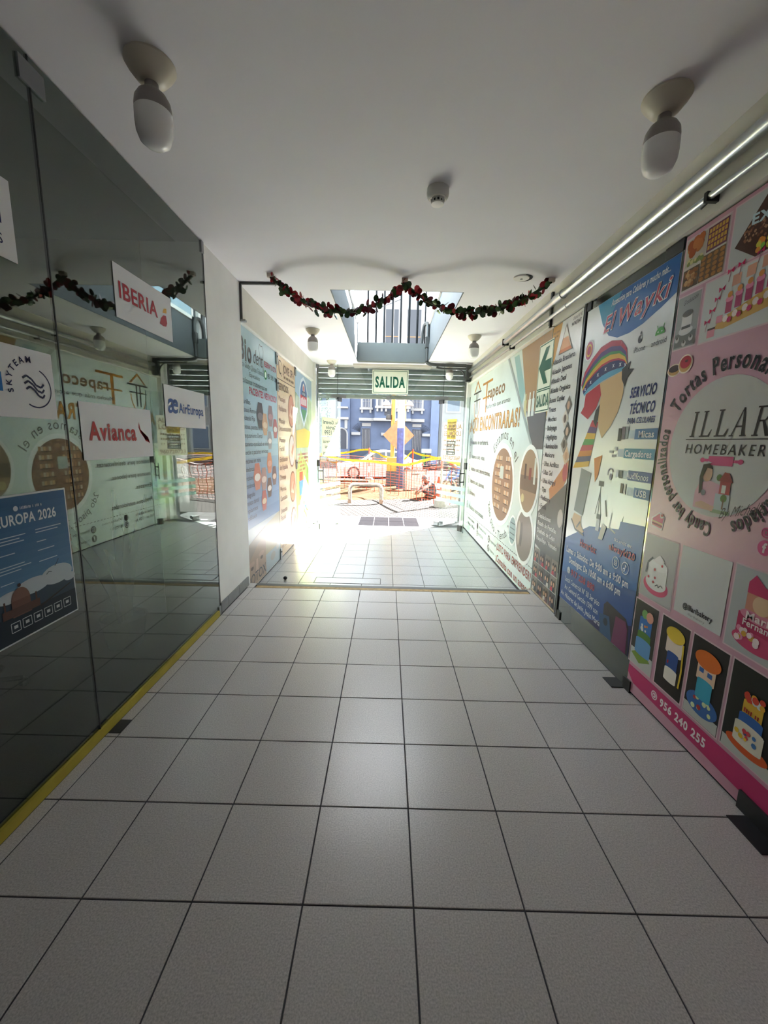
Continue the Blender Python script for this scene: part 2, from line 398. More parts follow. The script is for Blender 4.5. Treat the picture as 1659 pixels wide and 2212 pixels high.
struct(MB().box(-1.70, -1.672, -4, 0.295, 0.0, 3.21, M_tint).build('window_5'), 'smoked glass shopfront pane next to the viewer')
struct(MB().box(-1.700, -1.668, -4, 3.575, 0.0, 0.052, mat('yellow_paint', 'b5a43c', 0.6, noise=(6, 0.12))).build('trim_11'), 'yellow painted bottom rail of the smoked glass shopfront')
dk = MB().box(-1.664, -1.60, 2.02, 2.13, 0.0005, 0.003, M_black).build('floor_plate'); tag(dk, 'small dark metal pivot plate in the floor beside the yellow rail', 'plate')
# glass doors under the right banners
def rpane(name, label, y0, y1, z0, z1, fits):
    o = struct(MB().box(1.556, 1.566, y0, y1, z0, z1, mat('dark_glass', '3a423f', 0.08)).build(name), label)
    for f in fits: MB().box(*f, M_black, 0.002).build('patch_fitting', o)
    return o
rpane('door_1', 'dark glass door under the phone shop banner', 2.575, 3.735, 0.01, 2.84, [(1.548, 1.57, 2.58, 2.74, 2.775, 2.845), (1.548, 1.57, 3.66, 3.735, 2.78, 2.845), (1.544, 1.57, 2.52, 2.60, 0.0, 0.085), (1.546, 1.57, 3.66, 3.73, 0.0, 0.08), (1.46, 1.57, 2.58, 2.70, 0.001, 0.006)])
rpane('door_2', 'glass door under the pink bakery banner', 0.9, 2.568, 0.012, 2.84, [(1.540, 1.57, 1.45, 1.655, 0.0, 0.09), (1.45, 1.57, 1.42, 1.60, 0.001, 0.006)])
rpane('door_3', 'glass shopfront under the hair salon banner', 3.745, 4.46, 0.0, 2.84, [])
struct(MB().box(1.545, 1.572, 3.738, 3.765, 0.0, 2.86, M_black).build('trim_12'), 'black joint between the phone shop and salon banners')
# entrance: glass transom, sidelights, swinging leaves, roller shutter
YG = 8.85
pane('window_6', 'clear glass transom above the entrance doors', (-1.66, 1.495, YG - 0.005, YG + 0.005, 2.56, 3.21), M_glass,
     [(-1.33, -1.03, YG - 0.015, YG + 0.015, 2.53, 2.60), (0.87, 1.13, YG - 0.015, YG + 0.015, 2.53, 2.60), (-0.17, -0.11, YG - 0.015, YG + 0.015, 2.52, 2.59), (-1.66, -1.60, YG - 0.015, YG + 0.015, 3.13, 3.2)])
for x in (-1.21, 1.02):
    struct(MB().box(x - 0.004, x + 0.004, YG - 0.006, YG + 0.006, 2.6, 3.21, mat('black_seal', '17181a', 0.5)).build('trim_13'), 'dark seal between transom panes')
pane('window_7', 'fixed clear glass sidelight on the poster side of the entrance', (-1.66, -1.21, YG - 0.005, YG + 0.005, -0.13, 2.55), M_glass, [(-1.66, -1.61, YG - 0.015, YG + 0.015, -0.15, -0.07)])
pane('window_8', 'fixed clear glass sidelight on the blue-white banner side of the entrance', (1.03, 1.495, YG - 0.005, YG + 0.005, -0.13, 2.55), M_glass, [(1.40, 1.495, YG - 0.015, YG + 0.015, -0.15, -0.07), (1.05, 1.13, YG - 0.015, YG + 0.015, -0.15, -0.07)])
M_frost = mat('frosted_stripe', 'a8c9c4', 0.5)
def leaf(name, label, pivot, free, side):
    """swung-in glass leaf built along +X from its pivot"""
    d = Vector(free) - Vector(pivot); L = d.length
    o = struct(empty(name, (pivot[0], pivot[1], -0.15), math.atan2(d.y, d.x)), label)
    MB().box(0.0, L, -0.005, 0.005, 0.015, 2.66, M_glass).build('pane', o)
    MB().box(L - 0.005, L + 0.001, -0.0055, 0.0055, 0.015, 2.66, M_edge).build('pane_edge', o)
    for k in range(3):
        z = 0.56 + 0.145 * k
        MB().box(0.0, L, 0.006 * side - 0.0006, 0.006 * side + 0.0006, z, z + 0.075, M_frost).build('frosted_stripe', o)
    MB().box(-0.03, 0.13, -0.016, 0.016, 0.0, 0.085, M_steel, 0.003).build('patch_fitting', o)
    MB().box(-0.03, 0.13, -0.016, 0.016, 2.60, 2.68, M_black, 0.003).build('patch_fitting', o)
    MB().box(L - 0.17, L - 0.05, -0.016, 0.016, 0.03, 0.15, M_black, 0.003).build('lock', o)
    MB().box(L - 0.06, L + 0.002, -0.02, 0.02, 1.29, 1.42, M_black, 0.003).build('lock', o)
    h = MB()
    for s in (-1, 1):
        h.tube([(L - 0.12, 0.055 * s, 0.96), (L - 0.12, 0.055 * s, 1.28)], 0.009, M_black, 8)
    for z in (1.03, 1.2): h.tube([(L - 0.12, -0.06, z), (L - 0.12, 0.06, z)], 0.012, M_black, 8)
    h.build('pull_handle', o)
    return o
dL = leaf('door_4', 'clear glass entrance leaf swung in beside the posters', (-1.14, 8.80), (-1.48, 7.90), -1)
dR = leaf('door_5', 'clear glass entrance leaf swung in beside the blue-white banner', (0.955, 8.83), (1.42, 7.98), 1)
sh = tag(empty('roller_shutter', (0, 9.10, 2.55)), 'grey steel roller shutter drawn up above the entrance', 'shutter')
M_shut = mat('shutter_grey', '737b78', 0.65, 0.0, noise=(7, 0.08), spec=0.2)
pts = [(0, 0.0, 0.0), (0, -0.02, 0.012), (0, -0.026, 0.05), (0, -0.02, 0.092), (0, 0.0, 0.104)]
for k in range(6):
    MB().prism([(-1.66, y, z + 0.006) for _, y, z in pts], (3.16, 0, 0), M_shut).build('slat', sh).location = (0, 0, 0.09 + 0.108 * k)
MB().box(-1.66, 1.50, -0.035, 0.02, 0.0, 0.085, mat('shutter_rail', '7d8380', 0.6, 0.0), 0.004).build('bottom_rail', sh)
for x in (-1.69, 1.50): struct(MB().box(x, x + 0.04, 9.06, 9.14, -0.15, 3.2, M_steel).build('trim_14'), 'steel guide rail of the roller shutter')
# street front of this building
M_fac = mat('front_render', 'b9b3a8', 0.8)
struct(MB().box(-9, -1.76, 9.0, 9.16, -0.15, 6.0, M_fac).box(1.60, 9, 9.0, 9.16, -0.15, 6.0, M_fac).box(-1.76, HX0 - 0.1, 9.0, 9.16, 3.2, 6.0, M_fac).box(HX1 + 0.1, 1.60, 9.0, 9.16, 3.2, 6.0, M_fac).box(HX0 - 0.1, HX1 + 0.1, 8.76, 9.16, 3.18, 3.5, M_fac).build('wall_front'), 'street front of the building around the entrance')
# ================================================================ things in the corridor
FILL_W = 0.2
M_porc = mat('cream_porcelain', 'cfc8b6', 0.35)
M_bulbw = mat('bulb_diffuser', 'f3f3f1', 0.22)
M_bulbw.node_tree.nodes['Principled BSDF'].inputs['Subsurface Weight'].default_value = 0.6; M_bulbw.node_tree.nodes['Principled BSDF'].inputs['Subsurface Radius'].default_value = (0.08, 0.08, 0.08)
M_collar = mat('bulb_collar', '8f8985', 0.4)
def make_lamp():
    t = empty('ceiling_lamp')
    MB().lathe([(0.0, 0.0), (0.088, 0.0), (0.09, -0.008), (0.08, -0.025), (0.055, -0.055), (0.038, -0.066), (0.0, -0.066)], (0, 0, 0), M_porc, 32).build('socket_base', t, True)
    b = MB().lathe([(0.0, -0.064), (0.024, -0.066), (0.025, -0.082), (0.03, -0.09), (0.05, -0.105), (0.062, -0.125), (0.066, -0.150), (0.066, -0.163), (0.0, -0.163)], (0, 0, 0), M_collar, 32).build('bulb_collar', t, True)
    MB().lathe([(0.0, -0.162), (0.0665, -0.163), (0.067, -0.20), (0.064, -0.235), (0.054, -0.262), (0.035, -0.277), (0.015, -0.282), (0.0, -0.2825)], (0, 0, 0), M_bulbw, 32).build('bulb', t, True)
    return t
LAMPS = [((-1.185, 2.03), 'unlit bulb lamp on the ceiling beside the smoked glass, nearest on that side'), ((1.10, 2.15), 'unlit bulb lamp on the ceiling beside the conduits, nearest on that side'),
         ((-1.25, 6.21), 'unlit bulb lamp left of the light well, above the blue dental poster'), ((1.12, 6.38), 'unlit bulb lamp right of the light well, beside the conduits'),
         ((-1.29, 8.52), 'small unlit bulb lamp in front of the shutter, left of the green exit sign'), ((1.09, 8.58), 'small unlit bulb lamp in front of the shutter, right of the green exit sign')]
lp = make_lamp()
for i, ((x, y), lb) in enumerate(LAMPS):
    o = lp if i == 0 else copy_tree(lp)
    o.location = (x, y, ZC); o.rotation_euler.z = i * 0.9; o.scale = (1.13,) * 3; tag(o, lb, 'lamp', 'bulb lamps on the corridor ceiling')
# unseen pair added behind the viewer, lit as fill for the near corridor
M_lit = mat('fill_bulb', (1.0, 0.97, 0.92), 0.3, emit=1.0)
for x in (-1.18, 1.10):
    o = copy_tree(lp); o.location = (x, -2.1, ZC); tag(o, 'unseen fill bulb lamp added on the ceiling behind the viewer, %s side' % ('glass' if x < 0 else 'banner'), 'lamp', 'bulb lamps on the corridor ceiling')
    b_ = [c for c in o.children if c.name.split('.')[0] == 'bulb'][0]; b_.data = b_.data.copy(); b_.data.materials[0] = M_lit
    L_ = bpy.data.lights.new('fill_light', 'POINT'); L_.energy = FILL_W; L_.shadow_soft_size = 0.07; L_.color = (1.0, 0.97, 0.93); lo = bpy.data.objects.new('fill_light', L_); COL.objects.link(lo); lo.parent = o; lo.location = (0, 0, -0.36)
# smoke detector
sd = tag(empty('smoke_detector', (0.148, 2.86, ZC)), 'round smoke detector on the ceiling', 'smoke detector')
M_sdg = mat('detector_grey', 'cfcec8', 0.5); M_sdw = mat('detector_white', 'e9e6dc', 0.4)
MB().lathe([(0, 0), (0.068, 0), (0.07, -0.03), (0.066, -0.05), (0.058, -0.058), (0, -0.058)], (0, 0, 0), M_sdg, 32).build('base', sd, True)
MB().lathe([(0, -0.056), (0.055, -0.057), (0.052, -0.063), (0, -0.063)], (0, 0, 0), M_sdw, 32).build('ring', sd, True)
mb = MB()
for k in range(10):
    a = 2 * math.pi * k / 10; mb.tube([(0.04 * math.cos(a), 0.04 * math.sin(a), -0.06), (0.036 * math.cos(a), 0.036 * math.sin(a), -0.084)], 0.006, M_sdg, 6)
mb.lathe([(0, -0.06), (0.03, -0.06), (0.03, -0.084), (0, -0.084)], (0, 0, 0), M_black, 20)
mb.build('sensor_cage', sd)
MB().lathe([(0, -0.082), (0.042, -0.083), (0.04, -0.09), (0.02, -0.094), (0, -0.095)], (0, 0, 0), M_sdw, 28).build('cap', sd, True)
# ceiling rosette with an open edge
cr = tag(empty('ceiling_cover', (1.11, 4.21, ZC)), 'loose round white cover plate on the ceiling near the right end of the garland', 'cover plate')
MB().lathe([(0, 0), (0.075, 0), (0.072, -0.012), (0, -0.016)], (0, 0, 0), M_white, 28).build('plate', cr, True)
MB().lathe([(0, -0.001), (0.012, -0.001), (0.012, -0.02), (0, -0.021)], (0, 0, 0), M_steel, 12).build('screw', cr)
MB().lathe([(0, 0.0), (0.085, 0.0), (0.085, -0.004), (0, -0.004)], (0.022, 0.012, 0), mat('hole_dark', '1b1a19', 0.9), 24).build('ceiling_hole', cr)
# conduits along the right header
def conduit(name, label, paths, r, m, cl=(), couplings=()):
    t = tag(empty(name, paths[0][0]), label, 'conduit'); o = Vector(paths[0][0])
    for p in paths: MB().tube([Vector(q) - o for q in p], r, m, 14).build('pipe', t, True)
    for p, q in couplings: MB().tube([Vector(p) - o, Vector(q) - o], r * 1.18, m, 14).build('coupling', t, True)
    for c in cl:
        c = Vector(c) - o
        MB().box(c.x - r - 0.004, c.x + r + 0.03, c.y - 0.012, c.y + 0.012, c.z - r - 0.008, c.z + r + 0.004, M_black, 0.003).tube([(c.x, c.y + 0.012, c.z - r - 0.006), (c.x, c.y + 0.05, c.z - r - 0.012)], 0.005, M_black, 6).build('clamp', t)
    return t
conduit('conduit_pipe', 'thick galvanised conduit pipe running along the right header', [[(1.48, -4, 3.045), (1.48, 4.3, 3.045), (1.475, 8.435, 3.06)]], 0.036, M_chrome, [(1.478, 6.0, 3.05)], [((1.48, 4.1, 3.045), (1.48, 4.28, 3.045))])
conduit('conduit_pipe', 'thin galvanised conduit pipe below the thick one on the right header', [[(1.482, -4, 2.915), (1.482, 4.3, 2.915), (1.478, 8.435, 2.94)]], 0.018, M_chrome, [(1.482, 2.33, 2.915), (1.48, 5.7, 2.92)], [((1.482, 4.0, 2.915), (1.482, 4.12, 2.915))])
def bend(a, c, b, n=6):
    a, b, c = Vector(a), Vector(b), Vector(c); return [a * (1 - t) ** 2 + c * 2 * t * (1 - t) + b * t * t for t in [i / n for i in range(n + 1)]]
M_con = mat('dark_conduit', '4c4e4d', 0.45, 0.5, noise=(12, 0.15))
cw = tag(empty('conduit_pipe', (1.40, 8.66, 3.1)), 'dark conduit pipes along the ceiling edge above the shutter', 'conduit'); o_ = Vector((1.40, 8.66, 3.1))
path = [(1.395, 8.45, 3.165), (0.9, 8.43, 3.165)] + bend((0.80, 8.43, 3.165), (0.62, 8.42, 3.165), (0.605, 8.41, 3.215))
MB().tube([Vector(p) - o_ for p in path], 0.034, M_con, 12).build('pipe', cw, True)
path = [(1.395, 8.45, 3.10), (1.0, 8.43, 3.10)] + bend((0.97, 8.43, 3.10), (0.86, 8.43, 3.10), (0.80, 8.43, 3.12))
MB().tube([Vector(p) - o_ for p in path], 0.02, M_con, 10).build('pipe', cw, True)
path = bend((1.20, 8.46, 3.10), (1.36, 8.46, 3.10), (1.385, 8.46, 2.92))
MB().tube([Vector(p) - o_ for p in path], 0.014, M_con, 10).build('cable', cw, True)
cx = tag(empty('conduit_pipe', (0.605, 8.58, 3.225)), 'dark conduit with an inspection body bending out through the light well bars', 'conduit'); o_ = Vector((0.605, 8.58, 3.225))
MB().tube([Vector(p) - o_ for p in [(0.605, 8.41, 3.225), (0.605, 8.41, 3.5)]], 0.034, M_con, 12).build('pipe', cx, True)
path = [(0.605, 8.41, 3.66)] + bend((0.605, 8.41, 3.80), (0.605, 8.42, 3.97), (0.56, 8.52, 3.95)) + bend((0.54, 8.55, 3.92), (0.52, 8.6, 3.86), (0.51, 8.63, 3.6))
MB().tube([Vector(p) - o_ for p in path], 0.034, M_con, 12).build('pipe', cx, True)
MB().box(-0.045, 0.03, -0.22, -0.12, 0.25, 0.45, M_con, 0.006).build('conduit_body', cx)
jb = tag(empty('junction_box', (1.455, 8.50, 2.86)), 'dark metal junction box where the conduits meet above the entrance', 'junction box')
MB().box(-0.05, 0.05, -0.05, 0.05, 0.0, 0.33, M_con, 0.006).build('box', jb); MB().box(-0.045, 0.045, -0.06, -0.05, 0.02, 0.31, M_con, 0.003).build('cover', jb)
# old shutter channel ends at the step
ch = tag(empty('metal_channel', (-1.68, 4.47, 2.84)), 'dark bent metal channel on the pillar corner by the garland', 'channel')
MB().box(-0.004, 0.016, -0.012, 0.012, 0.02, 0.37, M_con, 0.002).build('upright', ch)
MB().box(0.0, 0.40, -0.012, 0.012, 0.358, 0.378, M_con, 0.002).build('top_arm', ch)
MB().box(-0.03, 0.05, -0.02, 0.03, 0.0, 0.02, M_steel, 0.002).build('foot_clip', ch)
ch2 = tag(empty('metal_channel', (1.515, 4.46, 2.84)), 'short dark metal channel hanging behind the conduits at the right end of the garland', 'channel')
MB().box(-0.014, 0.012, -0.018, 0.018, 0.0, 0.34, M_con, 0.002).build('upright', ch2)
# Christmas garland
ga = tag(empty('christmas_garland', (0.0, 4.28, ZC)), 'red and green foil leaf garland swagged across the corridor ceiling', 'garland')
def gpath(t):
    """two swags hung from three points"""
    if t < 0.5:
        q = t / 0.5; x = -1.30 + 1.30 * q; e = 4.24 + 0.06 * q; z = 3.19 - 1.13 * q * (1 - q) * (1 - 0.12 * (0.5 - q)) - 0.02 * q
    else:
        q = (t - 0.5) / 0.5; x = 1.40 * q; e = 4.30 - 0.08 * q; z = 3.17 - 1.08 * q * (1 - q) * (1 + 0.10 * (0.5 - q)) + 0.02 * q
    return Vector((x, e - 4.28, z - ZC))
MB().tube([gpath(i / 60) for i in range(61)], 0.016, mat('garland_cord', '2c3a22', 0.7), 6).build('cord', ga)
LC = [mat('foil_green', '3c5a2c', 0.25, 0.2), mat('foil_dark_green', '27401f', 0.25, 0.2), mat('foil_red', '9c1f2b', 0.22, 0.3), mat('foil_wine', '5e1420', 0.22, 0.3), mat('foil_bright', 'b8323a', 0.2, 0.3)]
lm = []
for m in LC:
    mb = MB(); n = 8
    vs = [(0, 0, 0.003)] + [(0.029 * math.cos(2 * math.pi * k / n), 0.033 * math.sin(2 * math.pi * k / n), -0.001) for k in range(n)] + [(0, 0, -0.003)]
    mb.add(vs, [(0, 1 + k, 1 + (k + 1) % n) for k in range(n)] + [(n + 1, 1 + (k + 1) % n, 1 + k) for k in range(n)], m); lm.append(mb.mesh('leaf'))
for k in range(298):
    p = gpath((k + random.random()) / 298); a = random.uniform(0, 6.28); r = random.uniform(0.012, 0.058)
    c = random.choices(range(5), (3, 3, 2.6, 3, 0.8))[0]
    inst('leaf', lm[c], ga, p + Vector((0.01 * random.uniform(-1, 1), r * math.cos(a), r * math.sin(a) - 0.004)), (random.uniform(-1, 1) + 1.57, random.uniform(-0.8, 0.8), random.uniform(0, 3.1)), (random.uniform(0.8, 1.15),) * 3)
mb = MB()
for t in (0.0, 0.5, 1.0):
    p = gpath(t); mb.box(p.x - 0.03, p.x + 0.03, p.y - 0.02, p.y + 0.02, -0.035, 0.0, mat('clear_tape', 'c9b9ae', 0.3))
mb.build('tape', ga)
# green exit sign on the transom
def sign_board(name, label, loc, w, h, rz=0):
    t = tag(empty(name, loc, rz), label, 'sign'); MB().box(-w / 2, w / 2, -0.004, 0.0, 0, h, mat('sign_board', 'dfe4cf', 0.35), 0.001).build('board', t); return t
es = sign_board('exit_sign', 'white exit sign with green SALIDA lettering on the glass transom', (-0.105, 8.842, 2.635), 0.755, 0.485)
P = Print((0, -0.0045, 0), (1, 0, 0), (0, -1, 0), es); G = '1f5a45'
P.begin()
for a in ((-0.355, 0.022, 0.355, 0.032), (-0.355, 0.452, 0.355, 0.462), (-0.355, 0.022, -0.345, 0.462), (0.345, 0.022, 0.355, 0.462)): P.rect(*a, G)
P.end('border'); P.begin().text('SALIDA', 0, 0.135, 0.30, G, w=0.63, align='c', st='x', sp=0.02); P.end('lettering', 'green SALIDA lettering')
# ---- things on the smoked glass: airline cards and travel poster
def card(name, label, y0, y1, z0, z1, bg='e3e3e6'):
    t = tag(empty(name, (-1.678, y0, z0)), label, 'sign', 'airline cards on the smoked glass')
    MB().box(0, 0.0015, 0, y1 - y0, 0, z1 - z0, mat('card_' + bg, bg, 0.5)).build('card', t)
    return t, Print((0.0017, 0, 0), (0, 1, 0), (1, 0, 0), t), y1 - y0, z1 - z0
t, P, w, h = card('airline_card', 'white card with red IBERIA lettering on the smoked glass', 2.43, 3.04, 2.31, 2.60)
P.begin().text('IBERIA', 0.03, 0.115, 0.125, 'b3202c', w=0.40, st='b'); P.end('lettering')
P.begin().poly([(0.45, 0.085), (0.47, 0.125), (0.50, 0.15), (0.535, 0.155), (0.545, 0.11), (0.53, 0.085), (0.49, 0.078)], 'b3202c').poly([(0.493, 0.165), (0.51, 0.195), (0.545, 0.205), (0.545, 0.18), (0.54, 0.172)], 'e0a32c'); P.end('logo')
t, P, w, h = card('airline_card', 'white card with red Avianca lettering and bird on the smoked glass', 2.07, 2.69, 1.52, 1.815)
P.begin().text('Avianca', 0.055, 0.105, 0.13, 'b3202c', w=0.40, st='x'); P.end('lettering')
P.begin().poly([(0.485, 0.215), (0.50, 0.165), (0.525, 0.135), (0.565, 0.115), (0.545, 0.10), (0.59, 0.085), (0.555, 0.108), (0.575, 0.122), (0.53, 0.118), (0.495, 0.15), (0.48, 0.18)], 'b3202c'); P.end('logo')
t, P, w, h = card('airline_card', 'white card with blue AirEuropa lettering beside the pillar edge', 2.873, 3.498, 1.72, 2.006)
P.begin().text('æ', 0.03, 0.10, 0.20, '1f4a8f', w=0.15, st='b', shear=0.15).text('AirEuropa', 0.19, 0.105, 0.10, '1f4a8f', w=0.40, st='b'); P.end('lettering')
t, P, w, h = card('airline_card', 'white card with round navy SKYTEAM emblem on the smoked glass', 1.31, 1.93, 1.715, 2.005)
NV = '23264f'
P.begin().arc('SKYTEAM', 0.50, 0.135, 0.098, 2.45, 0.036, NV, sp=0.16, st='b'); P.end('lettering')
P.begin().ring(0.515, 0.13, 0.085, 0.006, NV, a0=-2.1, a1=1.2)
for d in (0, 0.022, 0.044):
    P.line([(0.455 + d * 0.3, 0.165 - d), (0.475 + d * 0.3, 0.178 - d), (0.50 + d * 0.2, 0.165 - d), (0.52 + d * 0.2, 0.142 - d), (0.545 + d * 0.1, 0.135 - d), (0.56, 0.15 - d)], 0.009, NV)
P.end('emblem'); P.begin().rect(0.02, 0.10, 0.36, 0.175, '1f6fb8'); P.end('blue_block', 'blue logo block')
t, P, w, h = card('airline_card', 'topmost white airline card cut by the left picture edge', 1.19, 1.815, 2.338, 2.643)
P.begin().text('LATAM', 0.10, 0.13, 0.16, '1d1f55', w=0.48, st='b').text('AIRLINES', 0.24, 0.05, 0.055, '1d1f55', w=0.34, st='r', sp=0.25); P.end('lettering')
# travel poster on the glass
tp = tag(empty('travel_poster', (-1.678, 1.49, 0.778)), 'blue EUROPA 2026 travel poster with white border on the smoked glass', 'poster')
MB().box(0, 0.0015, 0, 0.433, 0, 0.62, mat('poster_edge', 'cfd3d6', 0.4)).build('sheet', tp)
P = Print((0.0017, 0, 0), (0, 1, 0), (1, 0, 0), tp)
P.begin()
for i in range(12):
    f = i / 11; c = '%02x%02x%02x' % (int(44 + 50 * (1 - f)), int(90 + 45 * (1 - f)), int(134 + 36 * (1 - f)))
    P.rect(0.008, 0.20 + 0.034 * i, 0.425, 0.20 + 0.034 * (i + 1) + (0 if i < 11 else 0.004), c, 1)
P.rect(0.008, 0.008, 0.425, 0.20, '3c4a58', 1)
for u, v, r, q in ((0.09, 0.20, 0.07, 0.025), (0.2, 0.215, 0.09, 0.035), (0.33, 0.225, 0.09, 0.045), (0.4, 0.19, 0.035, 0.02)): P.disc(u, v, r, 'b9c3c9', 2, ry=q)
P.rect(0.008, 0.008, 0.425, 0.12, '27323c', 3); P.end('picture')
P.begin().disc(0.13, 0.175, 0.045, '7b5c50', 4, ry=0.055, a0=0, a1=math.pi, n=16).rect(0.085, 0.11, 0.175, 0.18, '6e4e44', 4).disc(0.13, 0.24, 0.008, '4c3a35', 4).rect(0.04, 0.115, 0.22, 0.15, '5c433c', 4).rect(0.05, 0.12, 0.058, 0.19, '5c433c', 4).rect(0.2, 0.12, 0.208, 0.185, '5c433c', 4)
P.end('domed_church'); P.begin().poly([(0.22, 0.115), (0.40, 0.16), (0.40, 0.155), (0.22, 0.105)], '33302f', 4).line([(0.27, 0.24), (0.285, 0.25), (0.30, 0.245)], 0.003, '3b4048', 4).line([(0.32, 0.265), (0.335, 0.28), (0.345, 0.295)], 0.003, '3b4048', 4); P.end('skyline')
P.begin().text('EUROPA 2026', 0.065, 0.495, 0.062, 'dfe5ea', w=0.30, st='b').disc(0.16, 0.562, 0.011, 'c9d6e0', 5).bars(0.18, 0.556, 0.11, 0.013, 'c9d6e0', 16, 5)
for u0, v, w_ in ((0.05, 0.45, 0.14), (0.05, 0.437, 0.11), (0.05, 0.424, 0.13), (0.24, 0.455, 0.14), (0.24, 0.442, 0.12), (0.24, 0.40, 0.05), (0.05, 0.38, 0.08), (0.05, 0.33, 0.12), (0.05, 0.318, 0.15), (0.05, 0.305, 0.10), (0.24, 0.31, 0.10), (0.24, 0.36, 0.09), (0.05, 0.26, 0.06)): P.line([(u0, v), (u0 + w_, v)], 0.004, 'b9cbd8', 5)
P.end('lettering')
for k in range(6):
    u = 0.07 + 0.055 * k; P.begin(); P.line([(u, 0.05), (u + 0.042, 0.05), (u + 0.042, 0.09), (u, 0.09), (u, 0.05)], 0.003, 'c3c7c9', 5).rect(u + 0.012, 0.064, u + 0.03, 0.078, 'c3c7c9', 5); P.end('icon')
# ---- dim office behind the glass
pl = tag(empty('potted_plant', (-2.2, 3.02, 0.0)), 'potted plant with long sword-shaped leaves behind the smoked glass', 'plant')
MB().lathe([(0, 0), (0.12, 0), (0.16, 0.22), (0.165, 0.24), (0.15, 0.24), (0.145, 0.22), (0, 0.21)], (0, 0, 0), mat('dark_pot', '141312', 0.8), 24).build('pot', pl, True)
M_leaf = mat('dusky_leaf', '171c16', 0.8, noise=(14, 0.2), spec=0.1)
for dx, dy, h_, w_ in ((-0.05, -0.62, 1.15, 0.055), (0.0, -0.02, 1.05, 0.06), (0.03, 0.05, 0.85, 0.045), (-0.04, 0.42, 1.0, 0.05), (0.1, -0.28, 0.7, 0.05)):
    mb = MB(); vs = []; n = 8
    for i in range(n + 1):
        t_ = i / n; q = w_ * (0.75 + 0.9 * t_ - 1.62 * t_ ** 3); c = Vector((dx * t_ + 0.02, dy * t_ ** 1.6 + dy * 0.08, 0.2 + h_ * t_ - 0.12 * abs(dy) * t_ ** 3))
        for s, e in ((-1, 0.0), (0, -0.012), (1, 0.0)): vs.append(c + Vector((e, s * max(q, 0.001), 0)))
        for s, e in ((1, 0.006), (0, -0.004), (-1, 0.006)): vs.append(c + Vector((e + 0.004, s * max(q, 0.001), 0)))
    fs = []
    for i in range(n):
        for k in range(6): fs.append((i * 6 + k, i * 6 + (k + 1) % 6, i * 6 + 6 + (k + 1) % 6, i * 6 + 6 + k))
    mb.add(vs, fs, M_leaf).build('leaf', pl, True)
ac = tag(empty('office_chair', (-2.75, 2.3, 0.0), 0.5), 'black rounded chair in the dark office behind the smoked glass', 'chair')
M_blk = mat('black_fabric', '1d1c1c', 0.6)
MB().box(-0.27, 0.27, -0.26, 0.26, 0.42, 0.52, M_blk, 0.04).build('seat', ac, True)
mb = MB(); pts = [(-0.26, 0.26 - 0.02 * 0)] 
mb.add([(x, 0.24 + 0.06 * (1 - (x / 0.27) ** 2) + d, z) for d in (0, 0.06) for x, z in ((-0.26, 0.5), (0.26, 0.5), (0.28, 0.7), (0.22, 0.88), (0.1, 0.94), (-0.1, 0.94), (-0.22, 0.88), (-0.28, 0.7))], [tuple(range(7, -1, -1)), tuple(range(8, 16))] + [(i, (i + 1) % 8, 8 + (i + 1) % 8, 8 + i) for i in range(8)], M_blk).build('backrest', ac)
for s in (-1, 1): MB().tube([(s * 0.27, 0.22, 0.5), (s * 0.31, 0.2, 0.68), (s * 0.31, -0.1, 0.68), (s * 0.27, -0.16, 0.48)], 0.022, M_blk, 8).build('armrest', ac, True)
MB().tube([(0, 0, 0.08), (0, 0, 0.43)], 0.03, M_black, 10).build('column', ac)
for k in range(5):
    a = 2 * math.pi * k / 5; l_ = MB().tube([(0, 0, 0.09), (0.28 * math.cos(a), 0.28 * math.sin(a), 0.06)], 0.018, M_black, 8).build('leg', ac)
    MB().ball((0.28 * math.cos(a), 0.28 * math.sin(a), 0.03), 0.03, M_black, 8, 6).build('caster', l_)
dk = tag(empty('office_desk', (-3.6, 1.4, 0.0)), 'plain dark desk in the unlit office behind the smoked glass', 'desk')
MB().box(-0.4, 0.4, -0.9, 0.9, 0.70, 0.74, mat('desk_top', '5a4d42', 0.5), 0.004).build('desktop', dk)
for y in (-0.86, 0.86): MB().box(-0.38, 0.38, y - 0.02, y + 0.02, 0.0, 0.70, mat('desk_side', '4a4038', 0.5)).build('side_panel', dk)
# ================================================================ banners and posters
def poster(name, label, u0, u1, v0, v1, side, x, m, cat='poster'):
    """side -1: right wall (reads towards the viewer), +1: left wall (reads away from the viewer)"""
    y0 = u0 if side > 0 else -u1
    t = tag(empty(name, (x, y0, v0)), label, cat)
    d = 0.003 * side
    MB().box(min(0, -d), max(0, -d), 0, abs(u1 - u0), 0, v1 - v0, m).build('sheet', t)
    P = Print(Vector((0, 0, 0)) - Vector((0, y0, v0)), (0, side, 0), (side, 0, 0), t); return t, P
def rnd_disc_field(P, u0, v0, u1, v1, n, r, cols, k, seed=1):
    rg = random.Random(seed)
    for i in range(n): P.disc(rg.uniform(u0 + r, u1 - r), rg.uniform(v0 + r, v1 - r), r * rg.uniform(0.7, 1.1), rg.choice(cols), k + (i % 3) * 0.3, n=9)
def frame(P, u0, v0, u1, v1, w, col, k):
    P.line([(u0, v0), (u1, v0)], w, col, k).line([(u0, v1), (u1, v1)], w, col, k).line([(u0, v0), (u0, v1)], w, col, k).line([(u1, v0), (u1, v1)], w, col, k)
def wa_icon(P, u, v, r, col, bg, k):
    P.disc(u, v, r, col, k).ring(u, v, r * 0.72, r * 0.16, bg, k + 1).disc(u - r * 0.1, v - r * 0.05, r * 0.22, bg, k + 1, n=10)
def fb_icon(P, u, v, r, col, bg, k):
    P.disc(u, v, r, col, k).text('f', u, v - r * 0.62, r * 1.75, bg, align='c', st='x', k=k + 1)
